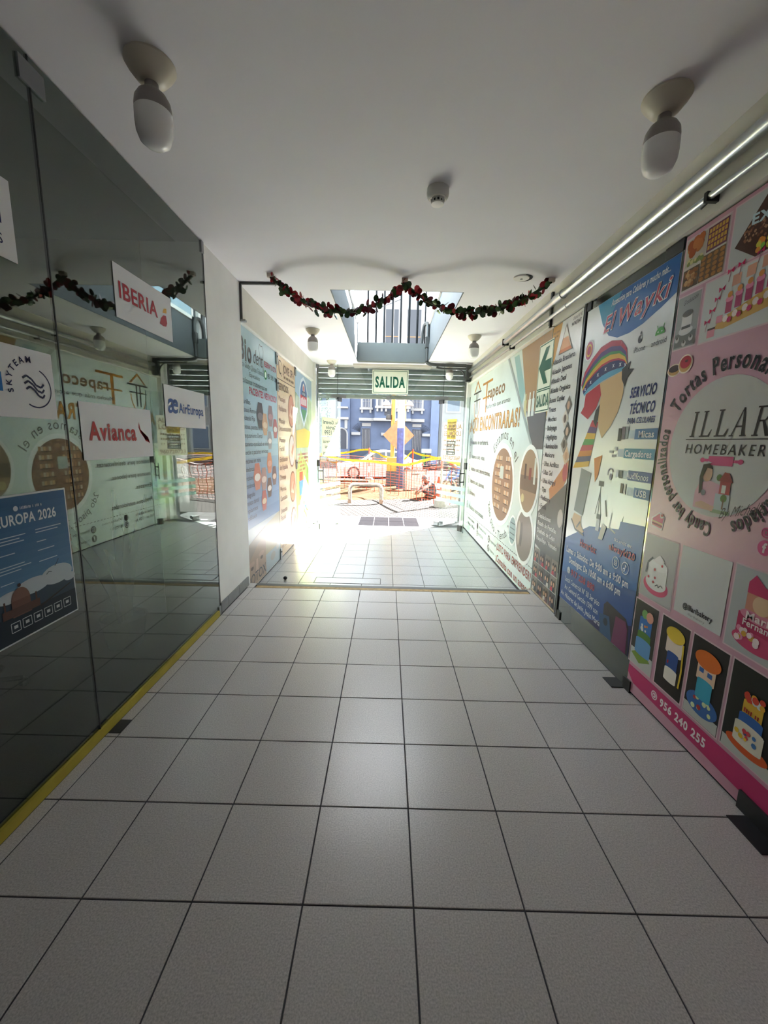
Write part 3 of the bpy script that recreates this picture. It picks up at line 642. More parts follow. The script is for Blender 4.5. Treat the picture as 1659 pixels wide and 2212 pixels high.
def ig_icon(P, u, v, r, col, k, bg=None):
    if bg: P.disc(u, v, r, bg, k)
    frame(P, u - r * 0.5, v - r * 0.5, u + r * 0.5, v + r * 0.5, r * 0.14, col, k + 1); P.ring(u, v, r * 0.3, r * 0.12, col, k + 1, n=14)

# ---------------- pink bakery banner
M_pink = mat('pink_vinyl', 'c08ea2', 0.34, noise=(5, 0.05, 5))
t, P = poster('bakery_banner', 'pink home bakery banner with cake photos, nearest on the right wall', -2.568, -0.95, 0.015, 2.835, -1, 1.553, M_pink, 'banner')
WB = 'd2b7c1'
def photo(u0, v0, u1, v1, bg, fn, name='photo_print'):
    P.begin(); P.rect(u0 - 0.008, v0 - 0.008, u1 + 0.008, v1 + 0.008, WB, 1); P.rect(u0, v0, u1, v1, bg, 2); fn(); P.end(name)
def f_savory():
    P.rect(-2.55, 2.66, -2.40, 2.80, 'b8b0a6', 3); rnd_disc_field(P, -2.55, 2.69, -2.40, 2.81, 16, 0.026, ['b5652e', 'a65526', 'c0763c'], 4, 3); rnd_disc_field(P, -2.55, 2.655, -2.40, 2.70, 16, 0.014, ['7f8a52', 'c9c48e'], 5.5, 9)
    P.rect(-2.395, 2.68, -2.26, 2.80, '6d3a52', 3)
    for i in range(4):
        for j in range(6): P.rect(-2.388 + 0.021 * j, 2.69 + 0.027 * i, -2.372 + 0.021 * j, 2.71 + 0.027 * i, 'c79a48', 4)
    P.rect(-2.55, 2.54, -2.43, 2.645, '5b4a3a', 3); rnd_disc_field(P, -2.55, 2.54, -2.43, 2.645, 26, 0.014, ['a9794a', '8a5a30', 'c29a68'], 4, 5)
    P.rect(-2.425, 2.54, -2.26, 2.67, '6a5138', 3)
    for i in range(5):
        for j in range(4): P.disc(-2.405 + 0.042 * j, 2.555 + 0.025 * i, 0.016, 'a8743e', 4, ry=0.011, n=10)
photo(-2.555, 2.535, -2.255, 2.805, 'c9c3bd', f_savory)
def f_exito():
    P.poly([(-2.20, 2.62), (-2.05, 2.79), (-1.80, 2.72), (-1.80, 2.56), (-2.07, 2.53)], '4a2c22', 3); rnd_disc_field(P, -2.17, 2.60, -2.02, 2.70, 40, 0.007, ['8a5b41', '6d4030', 'a77c5e'], 4, 2)
    P.text('EXITOS', -2.12, 2.685, 0.062, 'b9cdd6', w=0.30, st='x', slope=-0.12, k=5); rnd_disc_field(P, -2.08, 2.54, -1.98, 2.61, 12, 0.014, ['7fb24a', 'd98a35', 'c9c244'], 5, 4); rnd_disc_field(P, -2.02, 2.73, -1.88, 2.79, 14, 0.012, ['c23545', 'e2d5cf'], 5, 6)
photo(-2.225, 2.535, -1.79, 2.81, 'b9bcbf', f_exito)
def f_bw():
    P.rect(-2.55, 2.225, -2.39, 2.30, '6c6e70', 3).disc(-2.47, 2.31, 0.055, 'cfd1d2', 4, ry=0.025).rect(-2.51, 2.30, -2.43, 2.40, 'd6d6d6', 4).disc(-2.47, 2.40, 0.04, '55504c', 5, ry=0.018).rect(-2.505, 2.32, -2.435, 2.335, '4a4846', 5)
    P.text('Graduación', -2.515, 2.45, 0.036, '3a3a3a', w=0.11, shear=0.3, slope=0.15, k=5)
    for u, v in ((-2.53, 2.27), (-2.42, 2.26), (-2.47, 2.24)): P.disc(u, v, 0.017, 'c6c6c6', 5, n=12).disc(u, v + 0.008, 0.009, '4a4a4a', 6, n=10)
photo(-2.558, 2.218, -2.385, 2.50, '9b9d9e', f_bw)
def f_candy():
    P.poly([(-2.26, 2.26), (-2.23, 2.30), (-1.85, 2.40), (-1.80, 2.36), (-1.80, 2.30), (-2.20, 2.25)], 'caa15a', 3)
    rg = random.Random(4)
    for i in range(7):
        u = -2.20 + 0.055 * i; P.rect(u, 2.32 + 0.012 * i, u + 0.038, 2.38 + 0.012 * i, 'a8456b', 4).disc(u + 0.019, 2.385 + 0.012 * i, 0.024, 'd987a5', 5, ry=0.014, n=12).disc(u + 0.02, 2.405 + 0.012 * i, 0.015, 'cf8d4f', 6, n=9)
        P.disc(u + 0.01, 2.295 + 0.01 * i, 0.017, 'e3d4d0', 6, n=9).disc(u + 0.035, 2.285 + 0.01 * i, 0.014, 'c23a68', 6, n=9)
    for u, v in ((-2.31, 2.31), (-2.285, 2.36), (-2.26, 2.41), (-2.24, 2.45), (-2.20, 2.52), (-2.14, 2.53), (-2.04, 2.545), (-1.95, 2.55)):
        P.poly([(u - 0.02, v + 0.012), (u, v), (u + 0.02, v + 0.014), (u + 0.018, v - 0.012), (u, v), (u - 0.018, v - 0.014)], 'c2275c', 4).line([(u, v), (u - 0.005, v - 0.05)], 0.004, 'a97b85', 4)
    P.rect(-2.30, 2.225, -2.25, 2.262, 'd9909f', 4).rect(-2.30, 2.262, -2.25, 2.272, '4b3330', 4); P.rect(-2.25, 2.285, -2.21, 2.32, 'd9909f', 4)
    for i in range(5): P.rect(-2.18 + 0.08 * i, 2.44 + 0.012 * i, -2.13 + 0.08 * i, 2.49 + 0.012 * i, 'cf9a86', 4)
photo(-2.355, 2.212, -1.79, 2.512, 'c6c8cb', f_candy)
# centre: white disc, ring lettering, bakery name
CU, CV, CR = -2.106, 1.655, 0.354
P.begin()
for i in range(26):
    rg = random.Random(i); u, v = rg.uniform(-2.53, -1.3), rg.uniform(1.12, 2.18)
    if math.hypot(u - CU, v - CV) > 0.52: P.ring(u, v, rg.uniform(0.02, 0.045), 0.003, 'dfb3c5', 1, n=14)
P.end('outline_pattern'); P.begin().disc(CU, CV, CR, 'c4c4c4', 2, n=56); P.end('white_disc')
def ring_text(s, a, sz, w):
    P.begin().arc(s, CU, CV, 0.385, a, sz, 'd9c9d0', st='x', sp=0.0, k=3, w=w).arc(s, CU, CV, 0.385, a, sz, '2b2a30', st='b', sp=0.04, k=4, w=w); P.end('lettering')
ring_text('Tortas Personalizadas', math.radians(86), 0.125, 0.86); ring_text('Candy bar personalizados', math.radians(220), 0.105, 0.74); ring_text('Bocaditos variados', math.radians(-24), 0.105, 0.60)
P.begin()
def serif(u, v, h, w, parts, col='2a2228'):
    s_ = 0.12
    for kind, *a in parts:
        pts = [(u + x * w + (y * h) * s_, v + y * h) for x, y in a]; P.poly(pts, col, 4)
    return u
def stem(x, t=0.16): return [('p', (x, 0), (x + t, 0), (x + t, 1), (x, 1)), ('p', (x - 0.12, 0), (x + t + 0.12, 0), (x + t + 0.12, 0.05), (x - 0.12, 0.05)), ('p', (x - 0.12, 0.95), (x + t + 0.12, 0.95), (x + t + 0.12, 1), (x - 0.12, 1))]
H_, W_ = 0.135, 0.085
gI = stem(0.35); gL = stem(0.12) + [('p', (0.12, 0), (0.85, 0), (0.95, 0.28), (0.88, 0.28), (0.7, 0.06), (0.12, 0.06))]
gA = [('p', (0.0, 0), (0.09, 0), (0.52, 0.92), (0.5, 1)), ('p', (0.72, 0), (0.93, 0), (0.58, 1), (0.48, 1)), ('p', (0.2, 0.32), (0.8, 0.32), (0.78, 0.38), (0.22, 0.38)), ('p', (-0.1, 0), (0.2, 0), (0.2, 0.05), (-0.1, 0.05)), ('p', (0.62, 0), (1.05, 0), (1.05, 0.05), (0.62, 0.05))]
gR = stem(0.12) + [('p', (0.2, 0.94), (0.6, 0.94), (0.6, 1), (0.2, 1)), ('p', (0.6, 1), (0.88, 0.88), (0.88, 0.62), (0.7, 0.66), (0.7, 0.86), (0.6, 0.94)), ('p', (0.88, 0.62), (0.6, 0.48), (0.2, 0.48), (0.2, 0.54), (0.58, 0.54), (0.7, 0.66)), ('p', (0.45, 0.5), (0.62, 0.5), (1.0, 0.05), (1.05, 0), (0.82, 0))]
u = -2.335
for g, wd in ((gI, 0.075), (gL, 0.09), (gL, 0.09), (gA, 0.105), (gR, 0.10), (gI, 0.075)):
    serif(u, 1.71, H_, W_, g); u += wd + 0.012
P.line([(-2.34, 1.697), (-1.77, 1.697)], 0.005, '2a2228', 4).text('HOMEBAKERY', -2.335, 1.62, 0.075, '2a2228', w=0.56, sp=0.14, shear=0.12, k=4); P.end('bakery_name', 'dark ILLARI HOMEBAKERY lettering')
PK = 'c84a80'
P.begin().rect(-2.155, 1.565, -2.0, 1.612, PK, 4).rect(-2.19, 1.582, -1.965, 1.596, PK, 4).disc(-2.195, 1.589, 0.016, PK, 4, ry=0.013, n=12).disc(-1.958, 1.589, 0.016, PK, 4, ry=0.013, n=12); P.end('rolling_pin')
P.begin().poly([(-2.215, 1.335), (-2.06, 1.33), (-2.03, 1.40), (-2.06, 1.47), (-2.12, 1.485), (-2.19, 1.47), (-2.215, 1.42)], 'd3a3b4', 4).poly([(-2.20, 1.34), (-2.08, 1.33), (-2.07, 1.355), (-2.16, 1.375), (-2.2, 1.36)], 'c7a08c', 5).disc(-2.145, 1.52, 0.033, 'c8a08b', 5, ry=0.042, n=16).poly([(-2.18, 1.57), (-2.14, 1.575), (-2.112, 1.545), (-2.15, 1.55), (-2.172, 1.50), (-2.165, 1.42), (-2.185, 1.41), (-2.195, 1.50)], '2f2826', 6).poly([(-2.185, 1.565), (-2.15, 1.585), (-2.125, 1.578), (-2.16, 1.57)], 'b9b4c0', 7).disc(-2.155, 1.42, 0.016, '6f7480', 6, n=12); P.end('baker_picture', 'printed picture of a baker in a pink jacket')
P.begin().rect(-2.075, 1.34, -1.985, 1.425, 'b4bec4', 4).rect(-2.055, 1.425, -1.99, 1.49, 'a63a42', 5).poly([(-2.065, 1.49), (-2.035, 1.535), (-2.005, 1.53), (-1.978, 1.485)], '8e3038', 6).rect(-2.04, 1.43, -2.015, 1.47, 'd9d2cd', 6).disc(-2.065, 1.505, 0.018, '5f7a45', 5, n=10).disc(-2.02, 1.405, 0.02, '5f7a45', 6, n=10).rect(-2.024, 1.35, -2.016, 1.40, '6b4a34', 6).rect(-2.09, 1.325, -1.975, 1.343, '8a9a7c', 5); P.end('barn_cake_picture')
P.begin().text('By Michelle', -2.035, 1.30, 0.075, '2a2228', w=0.24, shear=0.35, st='l', slope=0.30, k=6); P.end('signature')
P.begin().disc(-2.52, 2.10, 0.058, 'ecd9c8', 2, ry=0.036).disc(-2.52, 2.10, 0.05, 'c79a62', 3, ry=0.029).disc(-2.52, 2.108, 0.046, '3d2c29', 4, ry=0.02).disc(-2.43, 2.12, 0.056, 'ecd9c8', 5, ry=0.052).disc(-2.43, 2.12, 0.048, 'c79a62', 6, ry=0.044).disc(-2.428, 2.13, 0.043, 'b3273f', 7, ry=0.034).disc(-2.42, 2.135, 0.013, '5a1824', 8, ry=0.007); P.end('donut_picture')
P.begin().poly([(-2.535, 1.16), (-2.43, 1.15), (-2.42, 1.235), (-2.47, 1.26), (-2.54, 1.215)], 'eddfe2', 2).poly([(-2.528, 1.17), (-2.437, 1.16), (-2.43, 1.225), (-2.47, 1.248), (-2.53, 1.21)], 'cc5a78', 3).line([(-2.53, 1.197), (-2.432, 1.187)], 0.01, 'e8cf9f', 4).line([(-2.53, 1.183), (-2.432, 1.173)], 0.006, '5a2f34', 4).disc(-2.447, 1.237, 0.015, 'e8dcd8', 4, n=12).disc(-2.445, 1.24, 0.01, 'a52c35', 5, n=10); P.end('cake_slice_picture')
def f_round():
    P.disc(-2.42, 0.80, 0.115, 'd2577c', 3, ry=0.06).disc(-2.42, 0.82, 0.095, 'e2dfdd', 4, ry=0.05).rect(-2.51, 0.82, -2.33, 0.93, 'e6e4e3', 4).disc(-2.42, 0.93, 0.09, 'eeeceb', 5, ry=0.035).poly([(-2.47, 0.95), (-2.41, 1.0), (-2.36, 0.97), (-2.39, 0.94)], 'e9e2e0', 6).line([(-2.52, 0.86), (-2.51, 0.93), (-2.47, 0.97)], 0.014, '4a4f5c', 6)
    for u, v in ((-2.44, 0.90), (-2.43, 0.85), (-2.44, 0.82), (-2.38, 0.94), (-2.49, 0.84)): P.disc(u, v, 0.009, 'b8384a', 6, n=9)
    P.line([(-2.42, 0.80), (-2.40, 0.815), (-2.39, 0.80), (-2.37, 0.82), (-2.35, 0.81)], 0.005, '3a3a40', 6)
photo(-2.56, 0.705, -2.27, 1.105, 'b4b2b3', f_round)
P.begin().rect(-2.24, 0.725, -1.905, 1.11, 'c9c9cb', 2).text('@illaribakery', -2.07, 0.768, 0.042, '26242c', align='c', w=0.21, st='b', k=4).text('illaribakery', -2.07, 0.74, 0.02, '8b8990', align='c', w=0.12, k=4); P.end('contact_card', 'white contact card')
def f_pinkcake():
    P.rect(-1.83, 0.78, -1.62, 0.90, 'b4355f', 3).disc(-1.72, 0.78, 0.125, 'c2456c', 4, ry=0.045).disc(-1.72, 0.90, 0.10, 'd0809a', 4, ry=0.03).rect(-1.80, 0.92, -1.65, 1.0, 'c98a78', 4).disc(-1.72, 0.96, 0.045, 'd8b495', 5).poly([(-1.80, 1.0), (-1.80, 1.05), (-1.77, 1.09), (-1.72, 1.05), (-1.65, 1.02), (-1.65, 1.0)], 'bd2f63', 5)
    P.text('María', -1.79, 0.88, 0.05, 'ead9dc', w=0.15, st='b', k=7).text('Fernanda', -1.80, 0.845, 0.045, 'ead9dc', w=0.18, st='b', k=7); rnd_disc_field(P, -1.84, 0.75, -1.60, 0.84, 14, 0.016, ['d987a5', 'c9973f', 'e6cfd2'], 6, 8)
photo(-1.88, 0.708, -1.50, 1.11, 'aeb0b4', f_pinkcake)
# bottom row: plain tiered cakes in similar colours
def tier(u, v, ws, hs, cols, k=4):
    for w_, h_, c in zip(ws, hs, cols): P.rect(u - w_ / 2, v, u + w_ / 2, v + h_, c, k); P.disc(u, v + h_, w_ / 2, c, k + 0.5, ry=w_ * 0.10, n=14); P.disc(u, v, w_ / 2, c, k + 0.2, ry=w_ * 0.08, n=14); v += h_
def f_c1():
    P.rect(-2.57, 0.222, -2.35, 0.33, 'b9bbb9', 3).poly([(-2.56, 0.29), (-2.47, 0.25), (-2.37, 0.30), (-2.45, 0.36)], '6f8a35', 3.5); tier(-2.455, 0.32, (0.15, 0.13, 0.12), (0.09, 0.05, 0.10), ('5f92c4', '4f7d38', '3f74b8')); P.disc(-2.47, 0.59, 0.03, '6fa05a', 6, n=12).disc(-2.42, 0.585, 0.035, 'd59a8a', 6, n=12); rnd_disc_field(P, -2.52, 0.47, -2.40, 0.55, 7, 0.011, ['d98a45', 'dfe3e6'], 6, 3)
photo(-2.575, 0.225, -2.352, 0.662, '35322f', f_c1)
def f_c2():
    tier(-2.19, 0.30, (0.10, 0.09, 0.13), (0.07, 0.10, 0.10), ('ddd6cf', '33508f', 'e0cfc2')); P.disc(-2.19, 0.585, 0.075, 'd9b93c', 6, ry=0.045).rect(-2.225, 0.40, -2.215, 0.42, 'b32f38', 6).line([(-2.12, 0.56), (-2.11, 0.40), (-2.115, 0.30)], 0.012, 'd9b93c', 6)
photo(-2.312, 0.222, -2.09, 0.662, '262220', f_c2)
def f_c3():
    P.rect(-2.06, 0.218, -1.832, 0.28, 'b9bbb9', 3).disc(-1.945, 0.315, 0.105, '3f67a6', 4, ry=0.06); rnd_disc_field(P, -2.03, 0.27, -1.86, 0.36, 9, 0.014, ['c9d6a5', 'b5413f'], 5, 5); tier(-1.945, 0.35, (0.10, 0.12), (0.10, 0.09), ('3f9fbd', 'e2c3ac'), 6); P.disc(-1.945, 0.565, 0.085, 'd9702f', 8, ry=0.05).rect(-1.99, 0.49, -1.96, 0.515, '3a62a6', 8).rect(-1.935, 0.485, -1.905, 0.51, '3a62a6', 8)
photo(-2.062, 0.216, -1.83, 0.664, '2b2826', f_c3)
def f_c4():
    P.rect(-1.80, 0.22, -1.53, 0.28, 'b9bbb9', 3).disc(-1.67, 0.29, 0.11, 'cf5a33', 4, ry=0.035); tier(-1.67, 0.30, (0.15, 0.12, 0.10), (0.09, 0.05, 0.07), ('d9d2c4', '3a62a6', 'd2a83e'), 5); rnd_disc_field(P, -1.73, 0.50, -1.61, 0.58, 16, 0.016, ['cf4a3a', 'd9a23c', 'c9d2d6'], 7, 7); P.bars(-1.71, 0.455, 0.08, 0.022, 'a8323a', 7, 8); rnd_disc_field(P, -1.74, 0.31, -1.60, 0.38, 10, 0.012, ['d9b23c', '4a7ab5', 'c2424a'], 7, 9)
photo(-1.805, 0.222, -1.53, 0.665, '2a2b27', f_c4)
P.begin().poly([(-2.566, 0.195), (-0.96, 0.195), (-0.96, 0.06), (-2.50, 0.09), (-2.566, 0.14)], 'b83a6a', 2); P.end('magenta_band')
P.begin(); wa_icon(P, -2.29, 0.14, 0.028, 'e2d3da', 'b83a6a', 3); P.end('phone_icon'); P.begin().text('956 240 255', -2.235, 0.113, 0.068, 'e6dde1', w=0.36, st='x', k=4); P.end('phone_lettering')
P.begin(); fb_icon(P, -1.76, 1.22, 0.035, PK, 'ecd3dc', 3); P.end('social_icon'); P.begin(); ig_icon(P, -1.66, 1.22, 0.035, 'ecd3dc', 3, PK); P.end('social_icon'); P.begin().text('@', -1.79, 1.275, 0.05, PK, st='b', k=3); P.end('lettering')

# ---------------- phone shop banner
M_ph = mat('white_vinyl', 'c9cccd', 0.25, noise=(3, 0.03, 4))
t, P = poster('phone_shop_banner', 'white and blue phone accessory shop banner reading El Wayki', -3.715, -2.592, 0.222, 2.772, -1, 1.553, M_ph, 'banner')
BL, NV, RD = '2f63a6', '26326e', 'a5203c'
P.begin().poly([(-3.54, 2.77), (-2.594, 2.77), (-2.594, 2.555), (-2.72, 2.51), (-2.9, 2.46), (-3.05, 2.44), (-3.2, 2.445), (-3.33, 2.49), (-3.44, 2.60)], BL, 1)
P.poly([(-3.54, 2.77), (-3.2, 2.77), (-3.35, 2.60), (-3.44, 2.60)], '3f8fb5', 2); P.end('blue_header')
P.begin().text('Accesorios para Celulares y mucho más...', -3.33, 2.70, 0.062, 'dfe6ea', w=0.66, shear=0.2, st='b', k=4); P.end('lettering')
for s_, u_, v_, sz, w_ in (('El', -3.42, 2.52, 0.17, 0.16), ('Wayki', -3.23, 2.525, 0.17, 0.58)):
    P.begin().text(s_, u_, v_, sz, 'e3dfe2', w=w_, shear=0.3, st='x', k=5, slope=0.05).text(s_, u_, v_, sz, RD, w=w_, shear=0.3, st='r', k=6, slope=0.05, sp=0.07); P.end('shop_name', 'red script shop name')
P.begin().disc(-2.905, 2.365, 0.022, '30343a', 3, ry=0.026, n=16).disc(-2.888, 2.372, 0.01, 'dfe3e6', 4, n=10).disc(-2.90, 2.402, 0.008, '30343a', 3, ry=0.012, n=8).text('iPhone', -2.965, 2.285, 0.05, '3a3e46', w=0.13, k=3); P.end('phone_logo')
P.begin().disc(-2.70, 2.345, 0.045, '4f9a4a', 3, a0=0, a1=math.pi, n=16).line([(-2.725, 2.38), (-2.735, 2.405)], 0.005, '4f9a4a', 3).line([(-2.675, 2.38), (-2.665, 2.405)], 0.005, '4f9a4a', 3).disc(-2.718, 2.362, 0.005, 'dfe3e6', 4, n=8).disc(-2.682, 2.362, 0.005, 'dfe3e6', 4, n=8).text('android', -2.775, 2.285, 0.05, '3a3e46', w=0.15, k=3); P.end('phone_logo')
# knitted ear-flap hat and clothing artwork (plain, without the figure's features)
P.begin()
hat = [(-3.70, 2.17), (-3.66, 2.27), (-3.55, 2.36), (-3.42, 2.425), (-3.27, 2.44), (-3.13, 2.41), (-3.05, 2.34), (-3.02, 2.23)]
low = [(-3.63, 2.07), (-3.56, 2.10), (-3.45, 2.13), (-3.35, 2.155), (-3.25, 2.17), (-3.16, 2.18), (-3.08, 2.19), (-3.02, 2.21)]
bands = [(0, 0.16, '5fa0c4'), (0.16, 0.42, '2c2f63'), (0.42, 0.48, 'b53045'), (0.48, 0.62, 'd2a63e'), (0.62, 0.70, '3f8a46'), (0.70, 0.84, '4a3470'), (0.84, 1.0, 'b02f4a')]
def mixp(a, b, t_): return (a[0] + (b[0] - a[0]) * t_, a[1] + (b[1] - a[1]) * t_)
for a, b, c in bands:
    for i in range(7): P.poly([mixp(low[i], hat[i], a), mixp(low[i + 1], hat[i + 1], a), mixp(low[i + 1], hat[i + 1], b), mixp(low[i], hat[i], b)], c, 3)
for i in range(7):
    q = mixp(mixp(low[i], hat[i], 0.29), mixp(low[i + 1], hat[i + 1], 0.29), 0.5); P.text('x', q[0], q[1] - 0.012, 0.05, 'dfe0e6', align='c', st='b', k=4)
P.poly([(-3.60, 2.08), (-3.38, 2.14), (-3.34, 2.05), (-3.40, 1.95), (-3.52, 1.87), (-3.66, 1.93), (-3.61, 1.98)], 'b4263a', 3); P.end('knit_hat_picture', 'striped knitted hat artwork')
P.begin().poly([(-3.38, 2.14), (-3.06, 2.19), (-3.03, 2.03), (-3.07, 1.90), (-3.15, 1.80), (-3.26, 1.71), (-3.33, 1.80), (-3.36, 1.92), (-3.34, 2.05)], 'd3b184', 3).poly([(-3.08, 2.20), (-2.98, 2.24), (-3.0, 2.19), (-2.93, 2.18), (-3.0, 2.13), (-3.02, 2.07), (-3.07, 2.13)], '33302f', 4).poly([(-3.40, 1.93), (-3.34, 1.98), (-3.345, 1.86), (-3.37, 1.80), (-3.42, 1.85)], '33302f', 4); P.end('artwork_shape')
P.begin()
for i, c in enumerate(('b53045', '5a3a6e', 'd2a63e', '3f8a46', 'b02f4a', 'c9772f', '2c2f63', 'd2a63e')):
    a, b = i / 8, (i + 1) / 8; P.poly([mixp((-3.44, 1.86), (-3.70, 1.45), a), mixp((-3.34, 1.84), (-3.42, 1.48), a), mixp((-3.34, 1.84), (-3.42, 1.48), b), mixp((-3.44, 1.86), (-3.70, 1.45), b)], c, 3)
P.poly([(-3.34, 1.55), (-3.22, 1.58), (-3.25, 1.42), (-3.29, 1.36)], 'c9772f', 3); P.end('striped_cloth_picture')
P.begin().poly([(-3.54, 1.46), (-3.36, 1.43), (-3.39, 1.28), (-3.43, 1.06), (-3.60, 1.08), (-3.56, 1.3)], '7d8388', 3).poly([(-3.59, 1.06), (-3.46, 1.05), (-3.44, 0.97), (-3.38, 0.93), (-3.42, 0.90), (-3.55, 0.93), (-3.62, 0.99)], 'cfae88', 3).line([(-3.63, 1.0), (-3.54, 0.92), (-3.38, 0.90)], 0.018, '4f5258', 4).line([(-3.52, 0.94), (-3.46, 1.0)], 0.02, '4f5258', 4); P.end('trouser_picture')
P.begin().disc(-3.62, 2.44, 0.075, 'e6e0e2', 2, ry=0.085).disc(-3.62, 2.44, 0.062, 'b5567a', 3, ry=0.072).disc(-3.62, 2.44, 0.045, 'd9b04a', 4, ry=0.052).disc(-3.62, 2.44, 0.032, 'b03a5e', 5, ry=0.038); P.end('flower_picture')
P.begin().text('SERVICIO', -2.945, 1.985, 0.095, NV, w=0.285, st='x', shear=0.15).text('TÉCNICO', -2.93, 1.875, 0.095, NV, w=0.275, st='x', shear=0.15).text('PARA CELULARES', -2.94, 1.808, 0.055, NV, w=0.30, st='b', shear=0.15); P.end('lettering')
for s_, u_, v_, c, w_ in (('Micas', -2.93, 1.70, '3f6d9c', 0.17), ('Cargadores', -3.03, 1.57, '4a8aa6', 0.30), ('Audífonos', -2.95, 1.42, '4a5a94', 0.25), ('USB', -2.86, 1.31, '466a9f', 0.12)):
    P.begin().rect(u_ + 0.10, v_, -2.594, v_ + 0.068, c, 2).rect(u_ + 0.02, v_ + 0.006, u_ + 0.10, v_ + 0.062, 'b9c9d4', 1.5).text(s_, -2.62, v_ + 0.012, 0.062, 'e6e9ec', align='r', w=w_, st='b', k=4); P.end('label_strip')
for u_, v_, w_, h_, c in ((-3.03, 1.69, 0.04, 0.09, '2b2d31'), (-2.985, 1.70, 0.04, 0.09, '6a5f6e'), (-2.94, 1.705, 0.035, 0.085, '8f9398'), (-3.12, 1.60, 0.05, 0.02, 'a9b0b5'), (-3.08, 1.57, 0.05, 0.02, '9aa2a8'), (-3.05, 1.62, 0.03, 0.03, 'c5cacd'), (-3.0, 1.43, 0.035, 0.05, 'd0d3d5'), (-2.955, 1.425, 0.04, 0.055, '3b3d42'), (-2.92, 1.32, 0.03, 0.07, '5a4238'), (-2.88, 1.315, 0.025, 0.075, 'd8d5ce')): P.begin().rect(u_, v_, u_ + w_, v_ + h_, c, 5); P.end('accessory_picture')
P.begin().ring(-3.075, 1.45, 0.04, 0.01, '8b8795', 5, a0=0.3, a1=3.6, n=16).disc(-3.065, 1.425, 0.018, '77758a', 5, ry=0.025); P.end('headphone_picture')
P.begin().line([(-3.19, 1.30), (-3.235, 1.11)], 0.008, '4a4d50').line([(-3.19, 1.30), (-3.15, 1.12)], 0.008, '4a4d50').line([(-3.19, 1.36), (-3.19, 1.12)], 0.009, '3d4043').rect(-3.225, 1.34, -3.15, 1.38, '3d4043'); P.end('tripod_picture'); P.begin().line([(-3.1, 1.24), (-3.06, 1.12)], 0.02, '33363a'); P.end('accessory_picture'); P.begin().line([(-2.99, 1.16), (-3.01, 1.05), (-2.92, 1.02)], 0.014, '9aa0a0').poly([(-2.90, 1.02), (-2.84, 1.17), (-2.85, 1.03)], '3f4c4a').poly([(-2.86, 1.0), (-2.78, 1.02), (-2.75, 0.985), (-2.83, 0.965)], '7d7f78'); P.end('holder_picture')
P.begin().poly([(-3.714, 0.80), (-3.30, 0.995), (-2.88, 1.06), (-2.87, 1.12), (-2.594, 1.14), (-2.594, 0.225), (-3.714, 0.225)], BL, 1).poly([(-3.714, 0.48), (-2.594, 0.70), (-2.594, 0.225), (-3.714, 0.225)], '2c4f8f', 2).poly([(-3.2, 0.225), (-2.594, 0.45), (-2.594, 0.225)], '2a2a55', 3); P.end('blue_footer')
P.begin().rect(-3.20, 0.985, -3.145, 1.12, 'c2c9d0', 4).rect(-3.20, 1.08, -3.145, 1.12, '4a5058', 5); P.end('handset_picture'); P.begin().poly([(-3.14, 0.93), (-3.08, 0.93), (-3.04, 1.04), (-3.10, 1.06)], 'b5b1a8', 6); P.end('handset_picture')
P.begin().text('Horarios:', -3.42, 0.80, 0.085, 'e6dfe3', w=0.28, st='x', k=5).text('Horarios:', -3.42, 0.80, 0.085, RD, w=0.28, st='b', k=6, sp=0.04); P.end('lettering')
P.begin().text('Lunes a Sábados: De 9:00 am a 9:00 pm', -3.66, 0.685, 0.078, 'dfe5ea', w=0.98, st='b', k=5).text('Domingos: De 10:00 am a 6:00 pm', -3.59, 0.60, 0.078, 'dfe5ea', w=0.83, st='b', k=5); P.end('lettering', 'white opening hours lettering')
P.begin(); wa_icon(P, -3.575, 0.528, 0.03, 'e3e6e8', '3f5f8f', 5); P.end('phone_icon'); P.begin().text('917 258 880', -3.525, 0.50, 0.075, 'e6dfe3', w=0.42, st='x', k=5); P.end('lettering_outline'); P.begin().text('917 258 880', -3.525, 0.50, 0.075, RD, w=0.42, st='b', k=6, sp=0.04); P.end('phone_lettering')
P.begin().text('Local Comercial N° 50 3er piso', -3.63, 0.415, 0.066, 'dfe5ea', w=0.62, st='r', k=5).text('Av. General Garzón 1599 con', -3.62, 0.34, 0.066, 'dfe5ea', w=0.60, st='r', k=5).text('Av. Húsares de Junín, Jesús María', -3.685, 0.265, 0.066, 'dfe5ea', w=0.71, st='r', k=5); P.end('address_lettering')
P.begin().text('SÍGUENOS EN:', -2.92, 0.965, 0.03, 'dfe5ea', w=0.22, k=5).text('elwayki20', -2.975, 0.89, 0.07, 'e6dfe3', w=0.33, st='x', k=5).text('elwayki20', -2.975, 0.89, 0.07, RD, w=0.33, st='b', k=6, sp=0.04); P.end('lettering')
P.begin().ring(-2.865, 0.815, 0.045, 0.006, 'dfe5ea', 5); ig_icon(P, -2.865, 0.815, 0.034, 'dfe5ea', 5); P.end('social_icon'); P.begin().ring(-2.745, 0.81, 0.045, 0.006, 'dfe5ea', 5).ring(-2.755, 0.797, 0.014, 0.006, 'dfe5ea', 6, n=12).line([(-2.743, 0.797), (-2.743, 0.835), (-2.728, 0.822)], 0.006, 'dfe5ea', 6); P.end('social_icon')
P.begin().poly([(-2.93, 0.23), (-2.95, 0.46), (-2.91, 0.50), (-2.66, 0.47), (-2.62, 0.42), (-2.60, 0.23)], '2c2630', 4).poly([(-2.80, 0.23), (-2.78, 0.44), (-2.66, 0.45), (-2.63, 0.40), (-2.62, 0.23)], '6a2f55', 5).poly([(-2.96, 0.23), (-3.0, 0.37), (-2.86, 0.40), (-2.80, 0.23)], '2f4f74', 5).disc(-2.90, 0.34, 0.03, '1f2a3a', 6); P.end('handset_picture')

